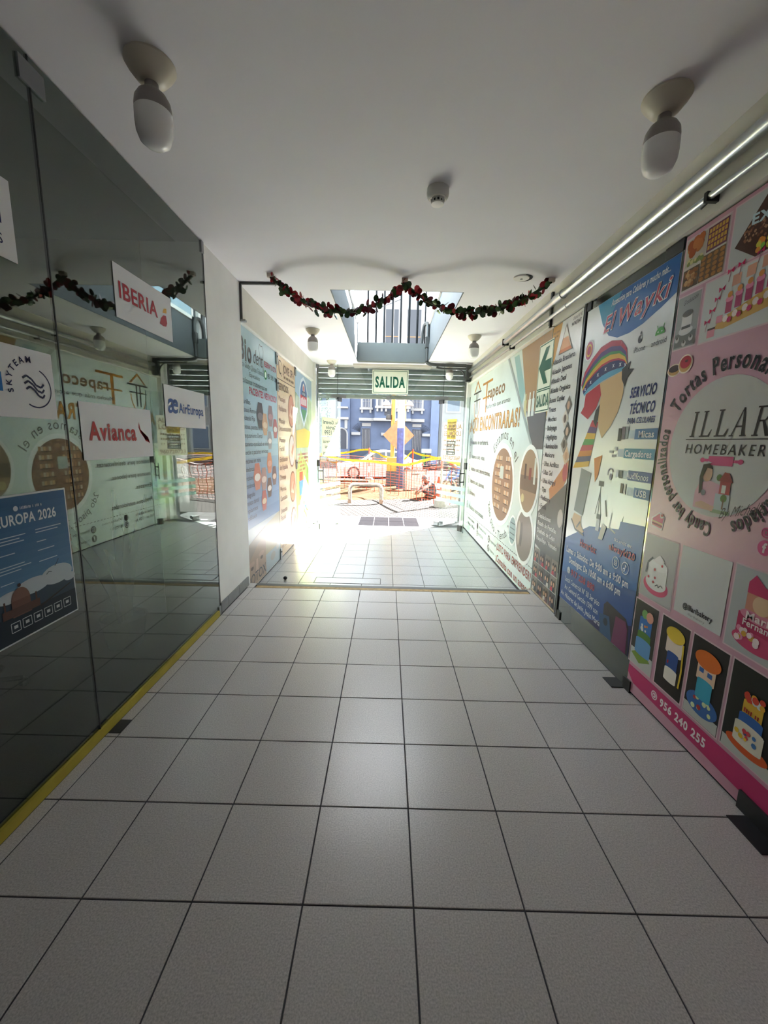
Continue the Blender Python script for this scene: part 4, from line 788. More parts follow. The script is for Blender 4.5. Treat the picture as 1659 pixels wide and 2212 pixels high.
# ---------------- hair salon banner
M_sal = mat('grey_vinyl', 'd9d8d6', 0.18, spec=0.22, noise=(4, 0.04, 4), bump=(7, 0.35, 0.01))
t, P = poster('hair_salon_banner', 'white hair salon price banner listing treatments, beside the step', -4.455, -3.80, 0.012, 2.838, -1, 1.553, M_sal, 'banner')
P.begin().poly([(-4.455, 2.835), (-4.23, 2.835), (-4.36, 2.50), (-4.455, 2.40)], 'c08f45', 1).poly([(-4.455, 2.40), (-4.40, 2.46), (-4.43, 2.0), (-4.455, 1.9)], 'c9a060', 1); P.end('gold_corner')
P.begin().poly([(-4.13, 2.80), (-4.27, 2.53), (-3.95, 2.53)], '6b5a48', 2).poly([(-4.13, 2.775), (-4.25, 2.54), (-3.97, 2.54)], 'dcd6cc', 3).poly([(-4.235, 2.57), (-4.0, 2.57), (-3.97, 2.54), (-4.25, 2.54)], 'c9743f', 4).poly([(-4.18, 2.67), (-4.07, 2.67), (-4.0, 2.57), (-4.235, 2.57)], 'd69a6c', 4); P.end('triangle_logo')
P.begin().text('Oficina N° 42', -4.0, 2.785, 0.042, '45434a', w=0.18, shear=0.1).text('947437647', -4.02, 2.735, 0.045, '45434a', w=0.19, st='b', shear=0.1).bars(-4.44, 2.76, 0.15, 0.022, '7a5a2c', 12).bars(-4.44, 2.72, 0.14, 0.022, '7a5a2c', 11); P.end('lettering')
items = [('Alisado Brasilero', 2.455, .50), ('Alisado Japones', 2.36, .46), ('Alisado Dual', 2.27, .36), ('Alisado Orgánico', 2.175, .47), ('Botox Capilar', 2.08, .37), ('Tintes', 1.985, .18), ('Mechas', 1.89, .22), ('Balayage', 1.80, .25), ('Highlights', 1.705, .27), ('Iluminación', 1.615, .31), ('Manicure', 1.525, .25), ('Uñas Acrílicas', 1.43, .38), ('Uñas Gel', 1.34, .24), ('Uñas Acrigel', 1.25, .34), ('Tips', 1.155, .12), ('Pedicure', 1.065, .24), ('Facial', 0.975, .16)]
P.begin()
for s_, v_, w_ in items: P.disc(-4.42, v_ + 0.02, 0.008, '3a3840', 2, n=8).text(s_, -4.39, v_, 0.07, '2f2d35', w=w_, st='b')
P.end('treatment_list', 'dark treatment list lettering')
P.begin().poly([(-3.80, 1.52), (-3.90, 1.45), (-4.20, 1.20), (-4.16, 1.09), (-3.95, 1.15), (-3.80, 1.35)], 'c07a4a', 1).disc(-3.86, 1.40, 0.055, 'b5484f', 1.5, ry=0.09).poly([(-4.455, 0.92), (-3.80, 1.30), (-3.80, 0.42), (-4.455, 0.56)], '55524f', 1).disc(-3.87, 0.95, 0.06, 'bdb3ab', 2, ry=0.09); P.end('diagonal_picture')
for i, s_ in enumerate(('Depilaciones', 'Rizado de Pestañas', 'Diseñado de Cejas', 'Maquillaje / Peinado')): P.begin().text(s_, -4.42, 0.87 - 0.083 * i, 0.066, 'e3e2e0', w=(.34, .5, .48, .55)[i], st='b', k=4); P.end('lettering')
for i, (u_, v_) in enumerate(((-3.92, 2.02), (-3.97, 1.90), (-3.9, 1.78), (-3.94, 1.66), (-3.87, 1.55))): P.begin().poly([(u_, v_ + 0.09), (u_ + 0.075, v_), (u_, v_ - 0.09), (u_ - 0.075, v_)], ('6f675f', 'cfc4b8', '3f3a36', '8a7f76', 'c9a88e')[i], 3).disc(u_, v_, 0.03, ('c29a80', '5a4538', 'c2a08a', '3a302a', 'b58a70')[i], 4, ry=0.04, n=12); P.end('hairstyle_picture')
rg = random.Random(12)
for r_ in range(3):
    for c_ in range(4):
        u_, v_ = -4.45 + 0.162 * c_, 0.035 + 0.165 * r_
        P.begin().rect(u_, v_, u_ + 0.155, v_ + 0.158, rg.choice(['6d645c', '857a70', '4e4a4a', '78726e', '5f544c']), 2)
        for q in range(2): P.disc(u_ + 0.05 + 0.055 * q, v_ + 0.085, 0.028, '2f2723', 3 + q, ry=0.042, n=12).disc(u_ + 0.05 + 0.055 * q, v_ + 0.078, 0.018, 'c49a80', 5 + q, ry=0.024, n=10).poly([(u_ + 0.018 + 0.055 * q, v_ + 0.005), (u_ + 0.082 + 0.055 * q, v_ + 0.005), (u_ + 0.07 + 0.055 * q, v_ + 0.045), (u_ + 0.03 + 0.055 * q, v_ + 0.045)], rg.choice(['b02f3c', '3a3f4a', 'c9c2ba', '6a4a58', '2f3a44']), 3 + q)
        P.end('photo_print')
P.begin(); frame(P, -4.45, 0.02, -3.805, 0.035, 0.006, 'b58a45', 3); P.end('gold_line')

# ---------------- large pale banner of the fragrance shop on the entrance wall
M_tr = mat('mint_vinyl', 'd5e0dd', 0.2, spec=0.22, noise=(2, 0.04, 4), bump=(3, 0.2, 0.01))
t, P = poster('fragrance_shop_banner', 'large pale mint Trapeco banner with round shop photos on the entrance wall', -8.62, -4.47, -0.13, 2.838, -1, 1.553, M_tr, 'banner')
DK, OR = '4b4540', 'b8803a'
P.begin().poly([(-6.02, 2.835), (-4.475, 2.835), (-4.475, 1.60), (-4.72, 1.60), (-4.85, 1.68)], 'a58462', 1).poly([(-6.02, 2.835), (-5.45, 2.835), (-5.05, 1.95), (-4.85, 1.68)], 'c6cfc9', 2).poly([(-5.75, 2.80), (-5.55, 2.80), (-5.2, 2.3), (-5.3, 2.1)], '8fb0ae', 3).poly([(-5.1, 2.05), (-4.475, 2.0), (-4.475, 1.60), (-4.72, 1.60), (-4.85, 1.68)], '5d5a5c', 3)
for u_, c in ((-5.2, 'c9c08e'), (-5.05, 'dfe0d4'), (-4.93, 'cfd6d2')): P.rect(u_, 1.98, u_ + 0.09, 2.18, c, 4).rect(u_ + 0.025, 2.18, u_ + 0.065, 2.26, c, 4)
P.poly([(-6.06, 2.835), (-5.98, 2.835), (-4.80, 1.66), (-4.88, 1.66)], '97a09f', 5); P.end('shop_photo')
P.begin().poly([(-7.98, 2.82), (-8.25, 2.62), (-8.18, 2.62), (-7.98, 2.77), (-7.78, 2.62), (-7.71, 2.62)], OR, 2).rect(-8.3, 2.58, -7.66, 2.61, DK, 2).rect(-8.06, 2.20, -8.02, 2.60, DK, 2).rect(-7.95, 2.20, -7.91, 2.60, DK, 2).rect(-8.25, 2.44, -7.7, 2.465, DK, 2).ring(-7.98, 2.42, 0.25, 0.03, OR, 2, a0=math.pi, a1=2 * math.pi, ry=0.33); P.end('shop_logo')
P.begin().rect(-7.55, 2.66, -6.85, 2.70, OR, 2).rect(-7.28, 2.18, -7.2, 2.70, OR, 2).rect(-7.5, 2.42, -7.0, 2.45, OR, 2); P.end('initial_letter'); P.begin().text('rapeco', -7.15, 2.40, 0.27, '8a6a4a', w=1.05, st='b'); P.end('shop_name', 'brown Trapeco lettering'); P.begin().text('Mucho más que aromas', -7.25, 2.235, 0.10, DK, w=1.45); P.end('lettering')
P.begin().text('¡AQUI ENCONTRARAS!', -8.56, 1.885, 0.33, '9a6a30', w=3.25, st='x', k=2); P.end('headline_shadow'); P.begin().text('¡AQUI ENCONTRARAS!', -8.56, 1.885, 0.33, 'c58f3f', w=3.25, st='r', k=3, sp=0.07); P.end('headline', 'orange headline lettering')
P.begin()
for s_, v_, w_ in (('Insumos de perfumería.', 1.63, 1.30), ('Insumos para velas.', 1.36, 1.12), ('Insumos para desinfectantes.', 1.12, 1.55), ('Insumos para jabones.', 0.88, 1.2), ('Envases.', 0.65, 0.55), ('Productos nutricionales.', 0.36, 1.28)):
    P.text(s_, -8.18, v_, 0.115, DK, w=w_, st='b').ring(-8.35, v_ + 0.045, 0.075, 0.014, DK, 2, n=14).rect(-8.38, v_ + 0.01, -8.32, v_ + 0.07, '8b8f8c', 2)
P.end('product_list', 'dark product list lettering')
P.begin().disc(-5.95, 1.06, 0.60, 'eef0ef', 2, n=40).disc(-5.95, 1.06, 0.53, '8f6f5a', 3, n=40)
for i in range(7):
    for s_, (ua, ub) in enumerate(((-6.36, -5.93), (-5.84, -5.56))):
        v_ = 0.68 + 0.12 * i; P.rect(ua + 0.02 * abs(i - 3), v_, ub - 0.02 * abs(i - 3), v_ + 0.015, '5a3f33', 4)
        for q in range(5): P.rect(ua + 0.05 + 0.065 * q * (ub - ua) / 0.40, v_ + 0.015, ua + 0.09 + 0.065 * q * (ub - ua) / 0.40, v_ + 0.075, ('d9b08a', 'cfc3b5', 'b58a66')[(i + q + s_) % 3], 4)
P.rect(-6.06, 1.15, -5.88, 1.33, 'b8c0bb', 5).end('shelf_photo', 'round photo of stocked shelves')
P.begin().arc('Estamos en el', -5.95, 1.06, 0.66, math.radians(85), 0.21, DK, sp=0.03).arc('2do piso - Tienda 201', -5.95, 1.06, 0.80, math.radians(-92), 0.17, DK, sp=0.04, inside=True); P.end('arc_lettering')
P.begin().disc(-4.83, 1.22, 0.35, 'eef0ef', 4, ry=0.43, n=36).disc(-4.83, 1.22, 0.30, '9a7f66', 5, ry=0.375, n=36).poly([(-5.12, 1.28), (-4.54, 1.28), (-4.55, 1.10), (-5.1, 1.10)], '6b5a4a', 6).rect(-4.98, 1.24, -4.92, 1.42, '3f3029', 7).rect(-4.82, 1.24, -4.74, 1.38, '7d3a30', 7).disc(-4.98, 1.0, 0.055, 'c9b98a', 7).rect(-4.66, 1.2, -4.6, 1.5, 'cfd2c9', 7); P.end('bottle_photo', 'round photo of bottles')
P.begin().disc(-4.84, 0.55, 0.335, 'eef0ef', 2, ry=0.36, n=36).disc(-4.84, 0.55, 0.285, '84756a', 3, ry=0.31, n=36)
for i in range(5): P.disc(-5.02 + 0.09 * i, 0.55, 0.045, ('b0a290', '5d4d44', 'c9c0b3', '6f6055', 'a8917c')[i], 3.5, ry=0.16, n=14)
P.end('bottle_photo').__class__
P.begin().disc(-5.28, 0.52, 0.165, 'eef0ef', 4, ry=0.205, n=28).disc(-5.28, 0.52, 0.14, '8fa5a6', 5, ry=0.178, n=28)
for i in range(4): P.rect(-5.38, 0.40 + 0.07 * i, -5.18, 0.415 + 0.07 * i, '4a5a5c', 6)
P.end('shelf_photo')
P.begin()
for i in range(52): P.line([(-8.6 + 0.08 * i, 0.235 + 0.0003 * i), (-8.555 + 0.08 * i, 0.235 + 0.0003 * i)], 0.012, DK, 2)
P.end('dashed_line')
P.begin().text('¡LISTO PARA EMPRENDER?', -5.98, 0.085, 0.15, '9a4a3c', w=1.50, st='b').text('¡Consulta con un asesor!', -5.98, -0.095, 0.15, '9a4a3c', w=1.50, st='b'); P.end('lettering', 'red call to action lettering')
P.begin(); ig_icon(P, -6.45, 0.12, 0.06, 'e6e9e8', 2, DK); fb_icon(P, -6.45, -0.03, 0.06, DK, 'e6e9e8', 2); wa_icon(P, -7.30, 0.03, 0.06, DK, 'e6e9e8', 2); P.disc(-7.30, 0.16, 0.06, DK, 2)
P.text('trapeco.pe', -6.36, 0.10, 0.07, DK, w=0.36).text('trapeco', -6.36, -0.05, 0.07, DK, w=0.28).text('961723163', -7.2, 0.01, 0.07, DK, w=0.36).text('Visítanos', -7.2, 0.14, 0.07, DK, w=0.55).text('Lunes a sábado', -8.2, 0.14, 0.08, DK, w=0.62, st='b').text('9:00 am - 7:00 pm', -8.2, 0.03, 0.08, DK, w=0.66, st='b'); frame(P, -8.42, 0.02, -8.27, 0.19, 0.012, '8b8f8c', 2); P.end('contact_lettering')
# arrow exit sign stuck over the banner
t, P = poster('arrow_exit_sign', 'white sign with a green left arrow above SALIDA, half behind the salon banner', -4.80, -4.40, 2.0, 2.735, -1, 1.549, mat('sign_board', 'dfe4cf', 0.35), 'sign')
P.begin(); frame(P, -4.785, 2.255, -4.415, 2.72, 0.012, G, 1); frame(P, -4.785, 2.02, -4.415, 2.235, 0.012, G, 1); P.end('border')
P.begin().poly([(-4.775, 2.49), (-4.60, 2.68), (-4.50, 2.68), (-4.60, 2.545), (-4.43, 2.545), (-4.43, 2.435), (-4.60, 2.435), (-4.50, 2.30), (-4.60, 2.30)], G, 2); P.end('arrow', 'green arrow')
P.begin().text('SALIDA', -4.765, 2.07, 0.17, G, w=0.34, st='x'); P.end('lettering')

# ---------------- left entrance wall: dental poster, spa poster, green market poster
M_bio = mat('blue_vinyl', 'a9c6d3', 0.16, spec=0.22, noise=(2, 0.05, 4), bump=(4, 0.25, 0.01))
t, P = poster('dental_poster', 'tall pale blue dental clinic poster next to the white pillar', 4.475, 5.955, -0.135, 2.84, 1, -1.722, M_bio)
P.begin()
for i, c in enumerate(('a3c3d2', '93b8cb', '86acc6', '7aa3c2', '7c9bc0', '6f90b8', '6688b2')): P.rect(4.476, 1.75 - 0.165 * (i + 1), 5.954, 1.75 - 0.165 * i, c, 1)
P.end('blue_gradient')
P.begin().text('Bio', 4.42 + 0.07, 2.50, 0.33, '46454a', w=0.42, st='x').text('dent', 4.93, 2.52, 0.24, '46454a', w=0.36, shear=0.3).line([(5.17, 2.72), (5.2, 2.78), (5.26, 2.765), (5.31, 2.78), (5.35, 2.73), (5.33, 2.62), (5.34, 2.46), (5.28, 2.60), (5.22, 2.62), (5.17, 2.72)], 0.01, '55606a'); P.end('clinic_name', 'grey Bio dent lettering')
P.begin().text('Dra. Gladys Quispe Tolentino', 4.50, 2.42, 0.09, '5a6067', w=0.85, shear=0.25).text('Especialista', 4.78, 2.345, 0.07, '5a6067', w=0.40, shear=0.25).text('Realizamos tratamientos en', 4.50, 2.255, 0.09, '3f464c', w=0.97, shear=0.15); P.end('lettering')
P.begin().text('RESERVA TU CITA', 5.37, 2.555, 0.095, 'b5304a', w=0.55, st='b').disc(5.42, 2.455, 0.06, '3f8a5a', 2).disc(5.42, 2.455, 0.035, 'd6e4e0', 3).text('957 590 128', 5.51, 2.43, 0.085, '3f464c', w=0.42, st='b').text('PACIENTES NERVIOSOS', 4.77, 2.15, 0.115, 'b5304a', w=1.14, st='b'); P.end('red_lettering', 'red PACIENTES NERVIOSOS lettering')
P.begin()
for s_, v_, w_ in (('Carillas', 2.03, .3), ('Prótesis Removible', 1.94, .6), ('Prótesis Fija', 1.85, .45), ('Coronas, puentes de porcelana', 1.755, .95), ('Blanqueamiento Dental', 1.655, .72), ('Tratamiento especializado en niños', 1.56, .95), ('Atención a pacientes nerviosos', 1.465, .95), ('Curaciones con resina', 1.365, .62), ('Endodoncia', 1.27, .36), ('Periodoncia', 1.17, .36), ('Ortodoncia', 1.08, .36), ('Radiografías', 0.97, .36), ('Limpieza dental', 0.88, .5), ('Implantes', 0.79, .45), ('Profilaxis', 0.70, .4)):
    P.text(s_, 4.50, v_, 0.08, '4a4f58', w=w_)
P.end('treatment_list')
for i, (u_, v_, c1, c2, r_) in enumerate(((5.15, 1.93, '3c3a3e', '6d6a70', 1.2), (5.60, 1.95, '8d7478', 'b98d92', 1.05), (5.34, 1.83, 'c9a080', 'dcc3a8', 1.05), (5.82, 1.79, 'a8585c', 'd9cfd0', 1.0), (5.54, 1.63, '8f9098', 'd8d2d0', 0.9), (5.50, 1.33, 'd08a6a', 'd9a08a', 1.05), (4.97, 1.19, 'c47a68', 'e3ddd8', 1.25), (5.23, 1.14, 'a88a84', 'd9c6c0', 1.1), (5.72, 1.14, '6f5f60', 'd6c0b2', 1.0), (5.47, 1.0, '5a4440', 'dcd6d2', 1.0), (5.22, 0.86, 'b8584c', 'e0c0a0', 1.0))):
    w_, h_ = 0.12 * r_, 0.13 * r_
    P.begin().poly([(u_ - w_ * 0.55, v_ + h_), (u_ + w_ * 0.55, v_ + h_), (u_ + w_, v_), (u_ + w_ * 0.55, v_ - h_), (u_ - w_ * 0.55, v_ - h_), (u_ - w_, v_)], c1, 3).disc(u_, v_ - 0.01, w_ * 0.75, c2, 4, ry=h_ * 0.3, n=14); P.end('photo_print')
P.begin().rect(4.476, -0.134, 5.954, 0.60, 'a3aeb5', 2).poly([(4.476, 0.40), (5.22, 0.52), (5.22, -0.134), (4.476, -0.134)], 'a8907f', 3).poly([(5.22, 0.52), (5.954, 0.60), (5.954, 0.12), (5.22, 0.12)], 'aca087', 3)
P.disc(4.66, 0.16, 0.10, 'b59788', 4, ry=0.03).disc(5.03, 0.20, 0.11, 'b59788', 4, ry=0.03).disc(4.66, 0.11, 0.05, '6a5a55', 5, ry=0.022).disc(5.03, 0.15, 0.05, '6a5a55', 5, ry=0.022).poly([(4.82, 0.18), (4.88, 0.18), (4.90, 0.0), (4.79, 0.0)], 'c4a696', 4).poly([(4.476, 0.40), (5.22, 0.52), (5.22, 0.40), (4.9, 0.36), (4.6, 0.22), (4.476, 0.2)], '9a8a80', 4).text('BOTOX', 4.48, -0.09, 0.18, '4a4f58', w=0.72, st='r', k=6); P.disc(5.55, 0.02, 0.12, 'a8a3a0', 4, ry=0.06).disc(5.8, 0.10, 0.08, 'b5b0ac', 4, ry=0.05); P.end('face_photo', 'close-up face photo with BOTOX lettering')
M_spa = mat('beige_vinyl', 'e0c6a8', 0.18, spec=0.22, noise=(2, 0.04, 4), bump=(4, 0.2, 0.01))
t, P = poster('spa_poster', 'tall beige spa poster with oval massage photos', 5.975, 7.105, -0.14, 2.83, 1, -1.722, M_spa)
BR = '5a4238'
P.begin().ring(6.16, 2.68, 0.10, 0.016, BR, 2, a0=0.4, a1=5.4).line([(6.1, 2.78), (6.13, 2.62), (6.24, 2.56)], 0.016, BR).text('JOVIE SPA', 6.32, 2.63, 0.17, BR, w=0.72, st='b').bars(6.36, 2.55, 0.66, 0.045, BR, 26).line([(5.98, 2.505), (7.1, 2.505)], 0.012, BR).text('SERVICIOS', 6.02, 2.36, 0.14, BR, w=0.62, st='b'); P.end('spa_name')
P.begin()
for s_, v_, w_ in (('Masajes', 2.20, .4), ('Relajante', 2.06, .46), ('Masaje', 1.88, .36), ('Descontracturante', 1.77, .75), ('Masaje', 1.60, .36), ('Facial', 1.47, .3), ('Exfoliación', 1.31, .48), ('de Espalda', 1.19, .48), ('Drenaje', 1.04, .36), ('Piernas', 0.86, .36), ('Cansadas', 0.72, .42), ('Limpieza', 0.53, .4), ('Facial', 0.42, .3), ('Depilación', 0.10, .46), ('con Cera', -0.02, .4)): P.text(s_, 6.03, v_, 0.11, '7a4e48', w=w_)
P.end('service_list')
for u_, v_, c in ((6.81, 2.10, 'c98f74'), (6.81, 1.46, 'd5c6c0'), (6.84, 0.86, 'c58a6c'), (6.87, 0.24, 'cbb0a4')):
    P.begin().disc(u_, v_, 0.205, '7a5240', 2, ry=0.265).disc(u_, v_, 0.185, c, 3, ry=0.24).poly([(u_ - 0.14, v_ - 0.08), (u_, v_ + 0.1), (u_ + 0.13, v_ + 0.02), (u_ + 0.05, v_ - 0.12)], 'e0bfa6', 4).poly([(u_ - 0.05, v_ - 0.02), (u_ + 0.1, v_ + 0.14), (u_ + 0.14, v_ + 0.06), (u_ + 0.02, v_ - 0.08)], 'b9765c', 5); P.end('photo_print')
M_gre = mat('market_vinyl', 'a9bba4', 0.18, spec=0.22, noise=(6, 0.18, 6), bump=(4, 0.2, 0.01))
t, P = poster('market_poster', 'green product poster with a shield emblem beside the entrance', 7.125, 8.62, -0.14, 2.82, 1, -1.722, M_gre)
P.begin().poly([(7.126, 2.819), (8.619, 2.819), (8.619, 2.4), (8.1, 2.55), (7.6, 2.35), (7.126, 2.45)], '9db6c9', 1); P.end('sky_print'); P.begin().poly([(7.126, 1.1), (7.5, 1.45), (8.0, 1.2), (8.619, 1.5), (8.619, -0.139), (7.126, -0.139)], 'a9c06a', 1).poly([(7.6, 0.2), (8.1, 1.15), (8.5, 0.9), (8.619, 0.0)], '86a352', 2); P.end('landscape_print')
P.begin().poly([(7.45, 2.55), (7.6, 2.72), (7.82, 2.79), (8.04, 2.72), (8.2, 2.55), (8.17, 2.15), (7.82, 1.86), (7.48, 2.15)], 'd3dce6', 2).poly([(7.52, 2.52), (7.64, 2.67), (7.82, 2.73), (8.0, 2.67), (8.13, 2.52), (8.1, 2.18), (7.82, 1.95), (7.54, 2.18)], '4f6f9f', 3).rect(7.53, 2.25, 8.12, 2.45, 'b8343f', 4).bars(7.57, 2.28, 0.52, 0.14, 'e6e9ea', 7, 5).rect(7.68, 2.44, 7.98, 2.53, '39455c', 5).bars(7.71, 2.46, 0.24, 0.05, 'c9d2dc', 8, 6).poly([(7.56, 2.2), (8.08, 2.2), (7.82, 1.97)], '4a8a5a', 4).disc(7.82, 2.58, 0.09, 'e3d9cf', 4).disc(7.82, 2.58, 0.05, 'b8343f', 5); P.end('shield_emblem', 'blue and red shield emblem')
P.begin().poly([(7.16, 1.50), (8.56, 1.50), (8.56, 1.80), (7.86, 1.86), (7.16, 1.80)], 'd6bf5c', 2).bars(7.27, 1.58, 1.2, 0.16, 'a5562f', 12); P.end('ribbon', 'yellow ribbon')
P.begin()
for i in range(5): P.bars(7.24, 1.36 - 0.07 * i, 1.15 - 0.12 * i, 0.045, 'a8424a', 30 - 3 * i)
P.end('lettering')
P.begin().rect(7.36, 0.90, 7.66, 1.06, 'c8563a', 4).poly([(7.34, 0.90), (7.68, 0.90), (7.64, 0.62), (7.38, 0.62)], '4f86bd', 4).rect(7.36, 0.55, 7.66, 0.63, 'd9a04a', 5); P.end('product_picture')
for u_, v_, c, w_ in ((7.3, 0.35, 'e0e3e2', .2), (7.6, 0.30, 'd9b24a', .2), (7.85, 0.42, '4f86bd', .18), (8.15, 0.45, '5f96c9', .2), (8.42, 0.5, 'd9823f', .18), (7.35, 0.08, 'd9c84a', .2), (7.75, 0.05, 'e3dcc8', .22), (8.1, 0.12, 'dfe3e6', .2), (8.4, 0.18, 'c2453f', .2)): P.begin().rect(u_ - w_ / 2, v_ - 0.12, u_ + w_ / 2, v_ + 0.12, c, 5).rect(u_ - w_ / 2, v_ - 0.03, u_ + w_ / 2, v_ + 0.03, 'eef0ee', 6); P.end('product_picture')
def clips(lst):
    for y, z, lb in lst:
        c = tag(empty('glass_clip', (-1.72, y, z)), lb, 'clip', 'steel clips on the left entrance glazing')
        MB().box(0, 0.014, -0.045, 0.045, -0.08, 0.08, M_steel, 0.003).build('plate', c); MB().tube([(0.012, 0, 0.03), (0.022, 0, 0.03)], 0.012, M_black, 8).build('screw', c)
clips([(5.965, 2.76, 'steel glass clip at the top between the dental and spa posters'), (5.965, 2.40, 'steel lock clip beside the phone number of the dental poster'), (7.115, 2.79, 'steel glass clip at the top between the spa and market posters'), (7.115, 1.22, 'black lock clip halfway up between the spa and market posters'), (5.965, -0.07, 'steel glass clip at the floor between the dental and spa posters')])
ds = tag(MB().ball((-1.42, 5.03, -0.125), (0.026, 0.026, 0.024), M_black, 14, 8).build('door_stop', None, True), 'small black dome door stop on the floor below the dental poster', 'door stop')
# notices on the entrance leaves, printed to be read from the street
def notice(parent_leaf, name, label, s0, s1, z0, z1, side, bg, lines, col, mirror=True):
    """s: distance from the pivot along the leaf"""
    a = parent_leaf.rotation_euler.z; d = Vector((math.cos(a), math.sin(a), 0)); n = Vector((-d.y, d.x, 0)) * side
    o = Vector(parent_leaf.location) + d * s0 + n * 0.0075; o.z = z0
    t = tag(empty(name, o), label, 'notice', 'paper notices on the entrance glass')
    w, h = s1 - s0, z1 - z0
    q = [Vector((0, 0, 0)), d * w, d * w + Vector((0, 0, h)), Vector((0, 0, h))]
    MB().prism([v - n * 0.0008 for v in q], n * 0.0016, mat('paper_' + bg, bg, 0.6)).build('sheet', t)
    for sgn in (1, -1):
        # seen from inside the print shows through reversed, as in the photo
        flip = -1 if sgn * side > 0 else 1
        P = Print((d * w / 2) + n * 0.0009 * sgn, d, n * sgn, t); P.layer = 0
        P.begin()
        for s_, v_, sz, w_ in lines:
            if s_ == '': P.bars(-w * w_ / 2, v_ * h, w * w_, sz * 0.7, col, 11, 1); continue
            mm = pr(col); L = adv(s_, 0) * sz; sx = w_ * w / L
            def place(g, gy, L=L, sx=sx, sz=sz, v_=v_):
                x = (g[0] + g[1]) * sz * sx - L * sx / 2; return (MIR * x, v_ * h + gy * sz)
            P.glyphs(s_, place, sz, sx, 0, 'b', mm, 1, 0)
        P.end('lettering')
    return t
MIR = 1
notice(dL, 'address_notice', 'pale yellow address notice on the left entrance leaf, upper of two', 0.06, 0.80, 1.73, 2.09, 1, 'd9dfae', [('Av. General', 0.66, 0.10, 0.9), ('Garzón', 0.38, 0.10, 0.6), ('N° 1599', 0.08, 0.12, 0.75)], '4a5048')
notice(dL, 'address_notice', 'pale yellow shopping centre notice on the left entrance leaf, lower of two', 0.06, 0.80, 1.33, 1.71, 1, 'd9dfae', [('Centro Comercial', 0.70, 0.09, 0.9), ('- Empresarial', 0.42, 0.09, 0.7), ('Los Faroles', 0.10, 0.11, 0.9)], '4a5048')
MIR = -1
notice(dR, 'rental_notice', 'cream rental notice with phone number on the right entrance leaf', 0.16, 0.80, 1.27, 2.06, -1, 'd8d6c4', [('ALQUILO', 0.83, 0.13, 0.9), ('LOCALES', 0.66, 0.13, 0.9), ('', 0.52, 0.05, 0.85), ('', 0.40, 0.05, 0.85), ('', 0.28, 0.05, 0.85), ('960720723', 0.05, 0.11, 0.9)], '8a6a50')
notice(dR, 'hours_notice', 'bright yellow opening hours notice stuck over the rental notice', 0.30, 0.60, 1.72, 2.12, -1, 'd9b935', [('HORARIO DE ATENCION', 0.80, 0.05, 0.9), ('LUNES A SABADO', 0.62, 0.05, 0.75), ('', 0.44, 0.07, 0.9), ('DOMINGO', 0.26, 0.05, 0.4), ('', 0.08, 0.07, 0.9)], '4a3f1c')
notice(dR, 'hours_notice', 'black notice with white lettering below the yellow one', 0.30, 0.60, 1.40, 1.69, -1, '3d4148', [('', 0.80, 0.05, 0.7), ('', 0.62, 0.05, 0.6), ('', 0.44, 0.05, 0.9), ('', 0.26, 0.05, 0.8), ('', 0.08, 0.05, 0.8)], 'd6d6d4')
# ================================================================ the street
ZG = -0.15
def paver_mat():
    m = mat('diagonal_pavers', (0.032,0.029,0.026), 0.85); nt = m.node_tree; b = nt.nodes['Principled BSDF']
    geo = nt.nodes.new('ShaderNodeNewGeometry'); mp = nt.nodes.new('ShaderNodeMapping'); mp.inputs['Rotation'].default_value = (0, 0, math.radians(24)); mp.inputs['Scale'].default_value = (1, 1, 1)
    br = nt.nodes.new('ShaderNodeTexBrick'); br.inputs['Scale'].default_value = 2.6
    br.inputs['Color1'].default_value = (0.038, 0.035, 0.032, 1); br.inputs['Color2'].default_value = (0.030, 0.027, 0.024, 1); br.inputs['Mortar'].default_value = (0.008, 0.007, 0.006, 1); br.inputs['Mortar Size'].default_value = 0.045
    nt.links.new(geo.outputs['Position'], mp.inputs[0]); nt.links.new(mp.outputs[0], br.inputs['Vector']); nt.links.new(br.outputs['Color'], b.inputs['Base Color'])
    bp = nt.nodes.new('ShaderNodeBump'); bp.inputs['Distance'].default_value = 0.004; nt.links.new(br.outputs['Fac'], bp.inputs['Height']); bp.invert = True; nt.links.new(bp.outputs['Normal'], b.inputs['Normal'])
    return m
struct(MB().box(-30, 30, 9.72, 19.2, -0.5, ZG, paver_mat()).build('sidewalk'), 'sunlit sidewalk of small diagonal pavers')
struct(MB().box(-40, 40, 19.35, 33, -0.6, ZG - 0.12, mat('asphalt', (0.022,0.0215,0.021), 0.9, noise=(3, 0.15, 5))).build('road'), 'grey asphalt street')
struct(MB().box(-40, 40, 19.2, 19.35, -0.6, ZG + 0.01, mat('kerb', (0.075, 0.072, 0.066), 0.9)).box(-40, 40, 33, 33.2, -0.6, ZG, mat('kerb', (0.07, 0.068, 0.062), 0.9)).build('trim_15'), 'concrete kerbs along the street')
struct(MB().box(-40, 40, 33.2, 36, -0.6, ZG, mat('far_walk', (0.045, 0.043, 0.041), 0.9)).build('sidewalk'), 'far sidewalk in front of the blue house')
ap = struct(MB().box(-1.76, 1.60, 8.56, 9.72, -0.4, ZG - 0.004, M_grout).build('floor'), 'tiled apron outside the entrance')
M_apr = mat('apron_tile', (0.034, 0.034, 0.033), 0.5); M_mat = mat('dark_apron_tile', (0.006,0.0057,0.0065), 0.45, noise=(30, 0.35, 5))
for k in range(4):
    for j in range(2): inst('dark_tile', tile_mesh(0.322, 0.51, M_mat), ap, (-0.57 + 0.336 * k, 8.84 + 0.52 * j, ZG))
for x0, w in ((-1.75, 0.50), (-1.245, 0.50), (0.61, 0.49), (1.105, 0.49)):
    for j in range(2): inst('tile', tile_mesh(w, 0.55, M_apr), ap, (x0 + w / 2, 8.85 + 0.56 * j, ZG))
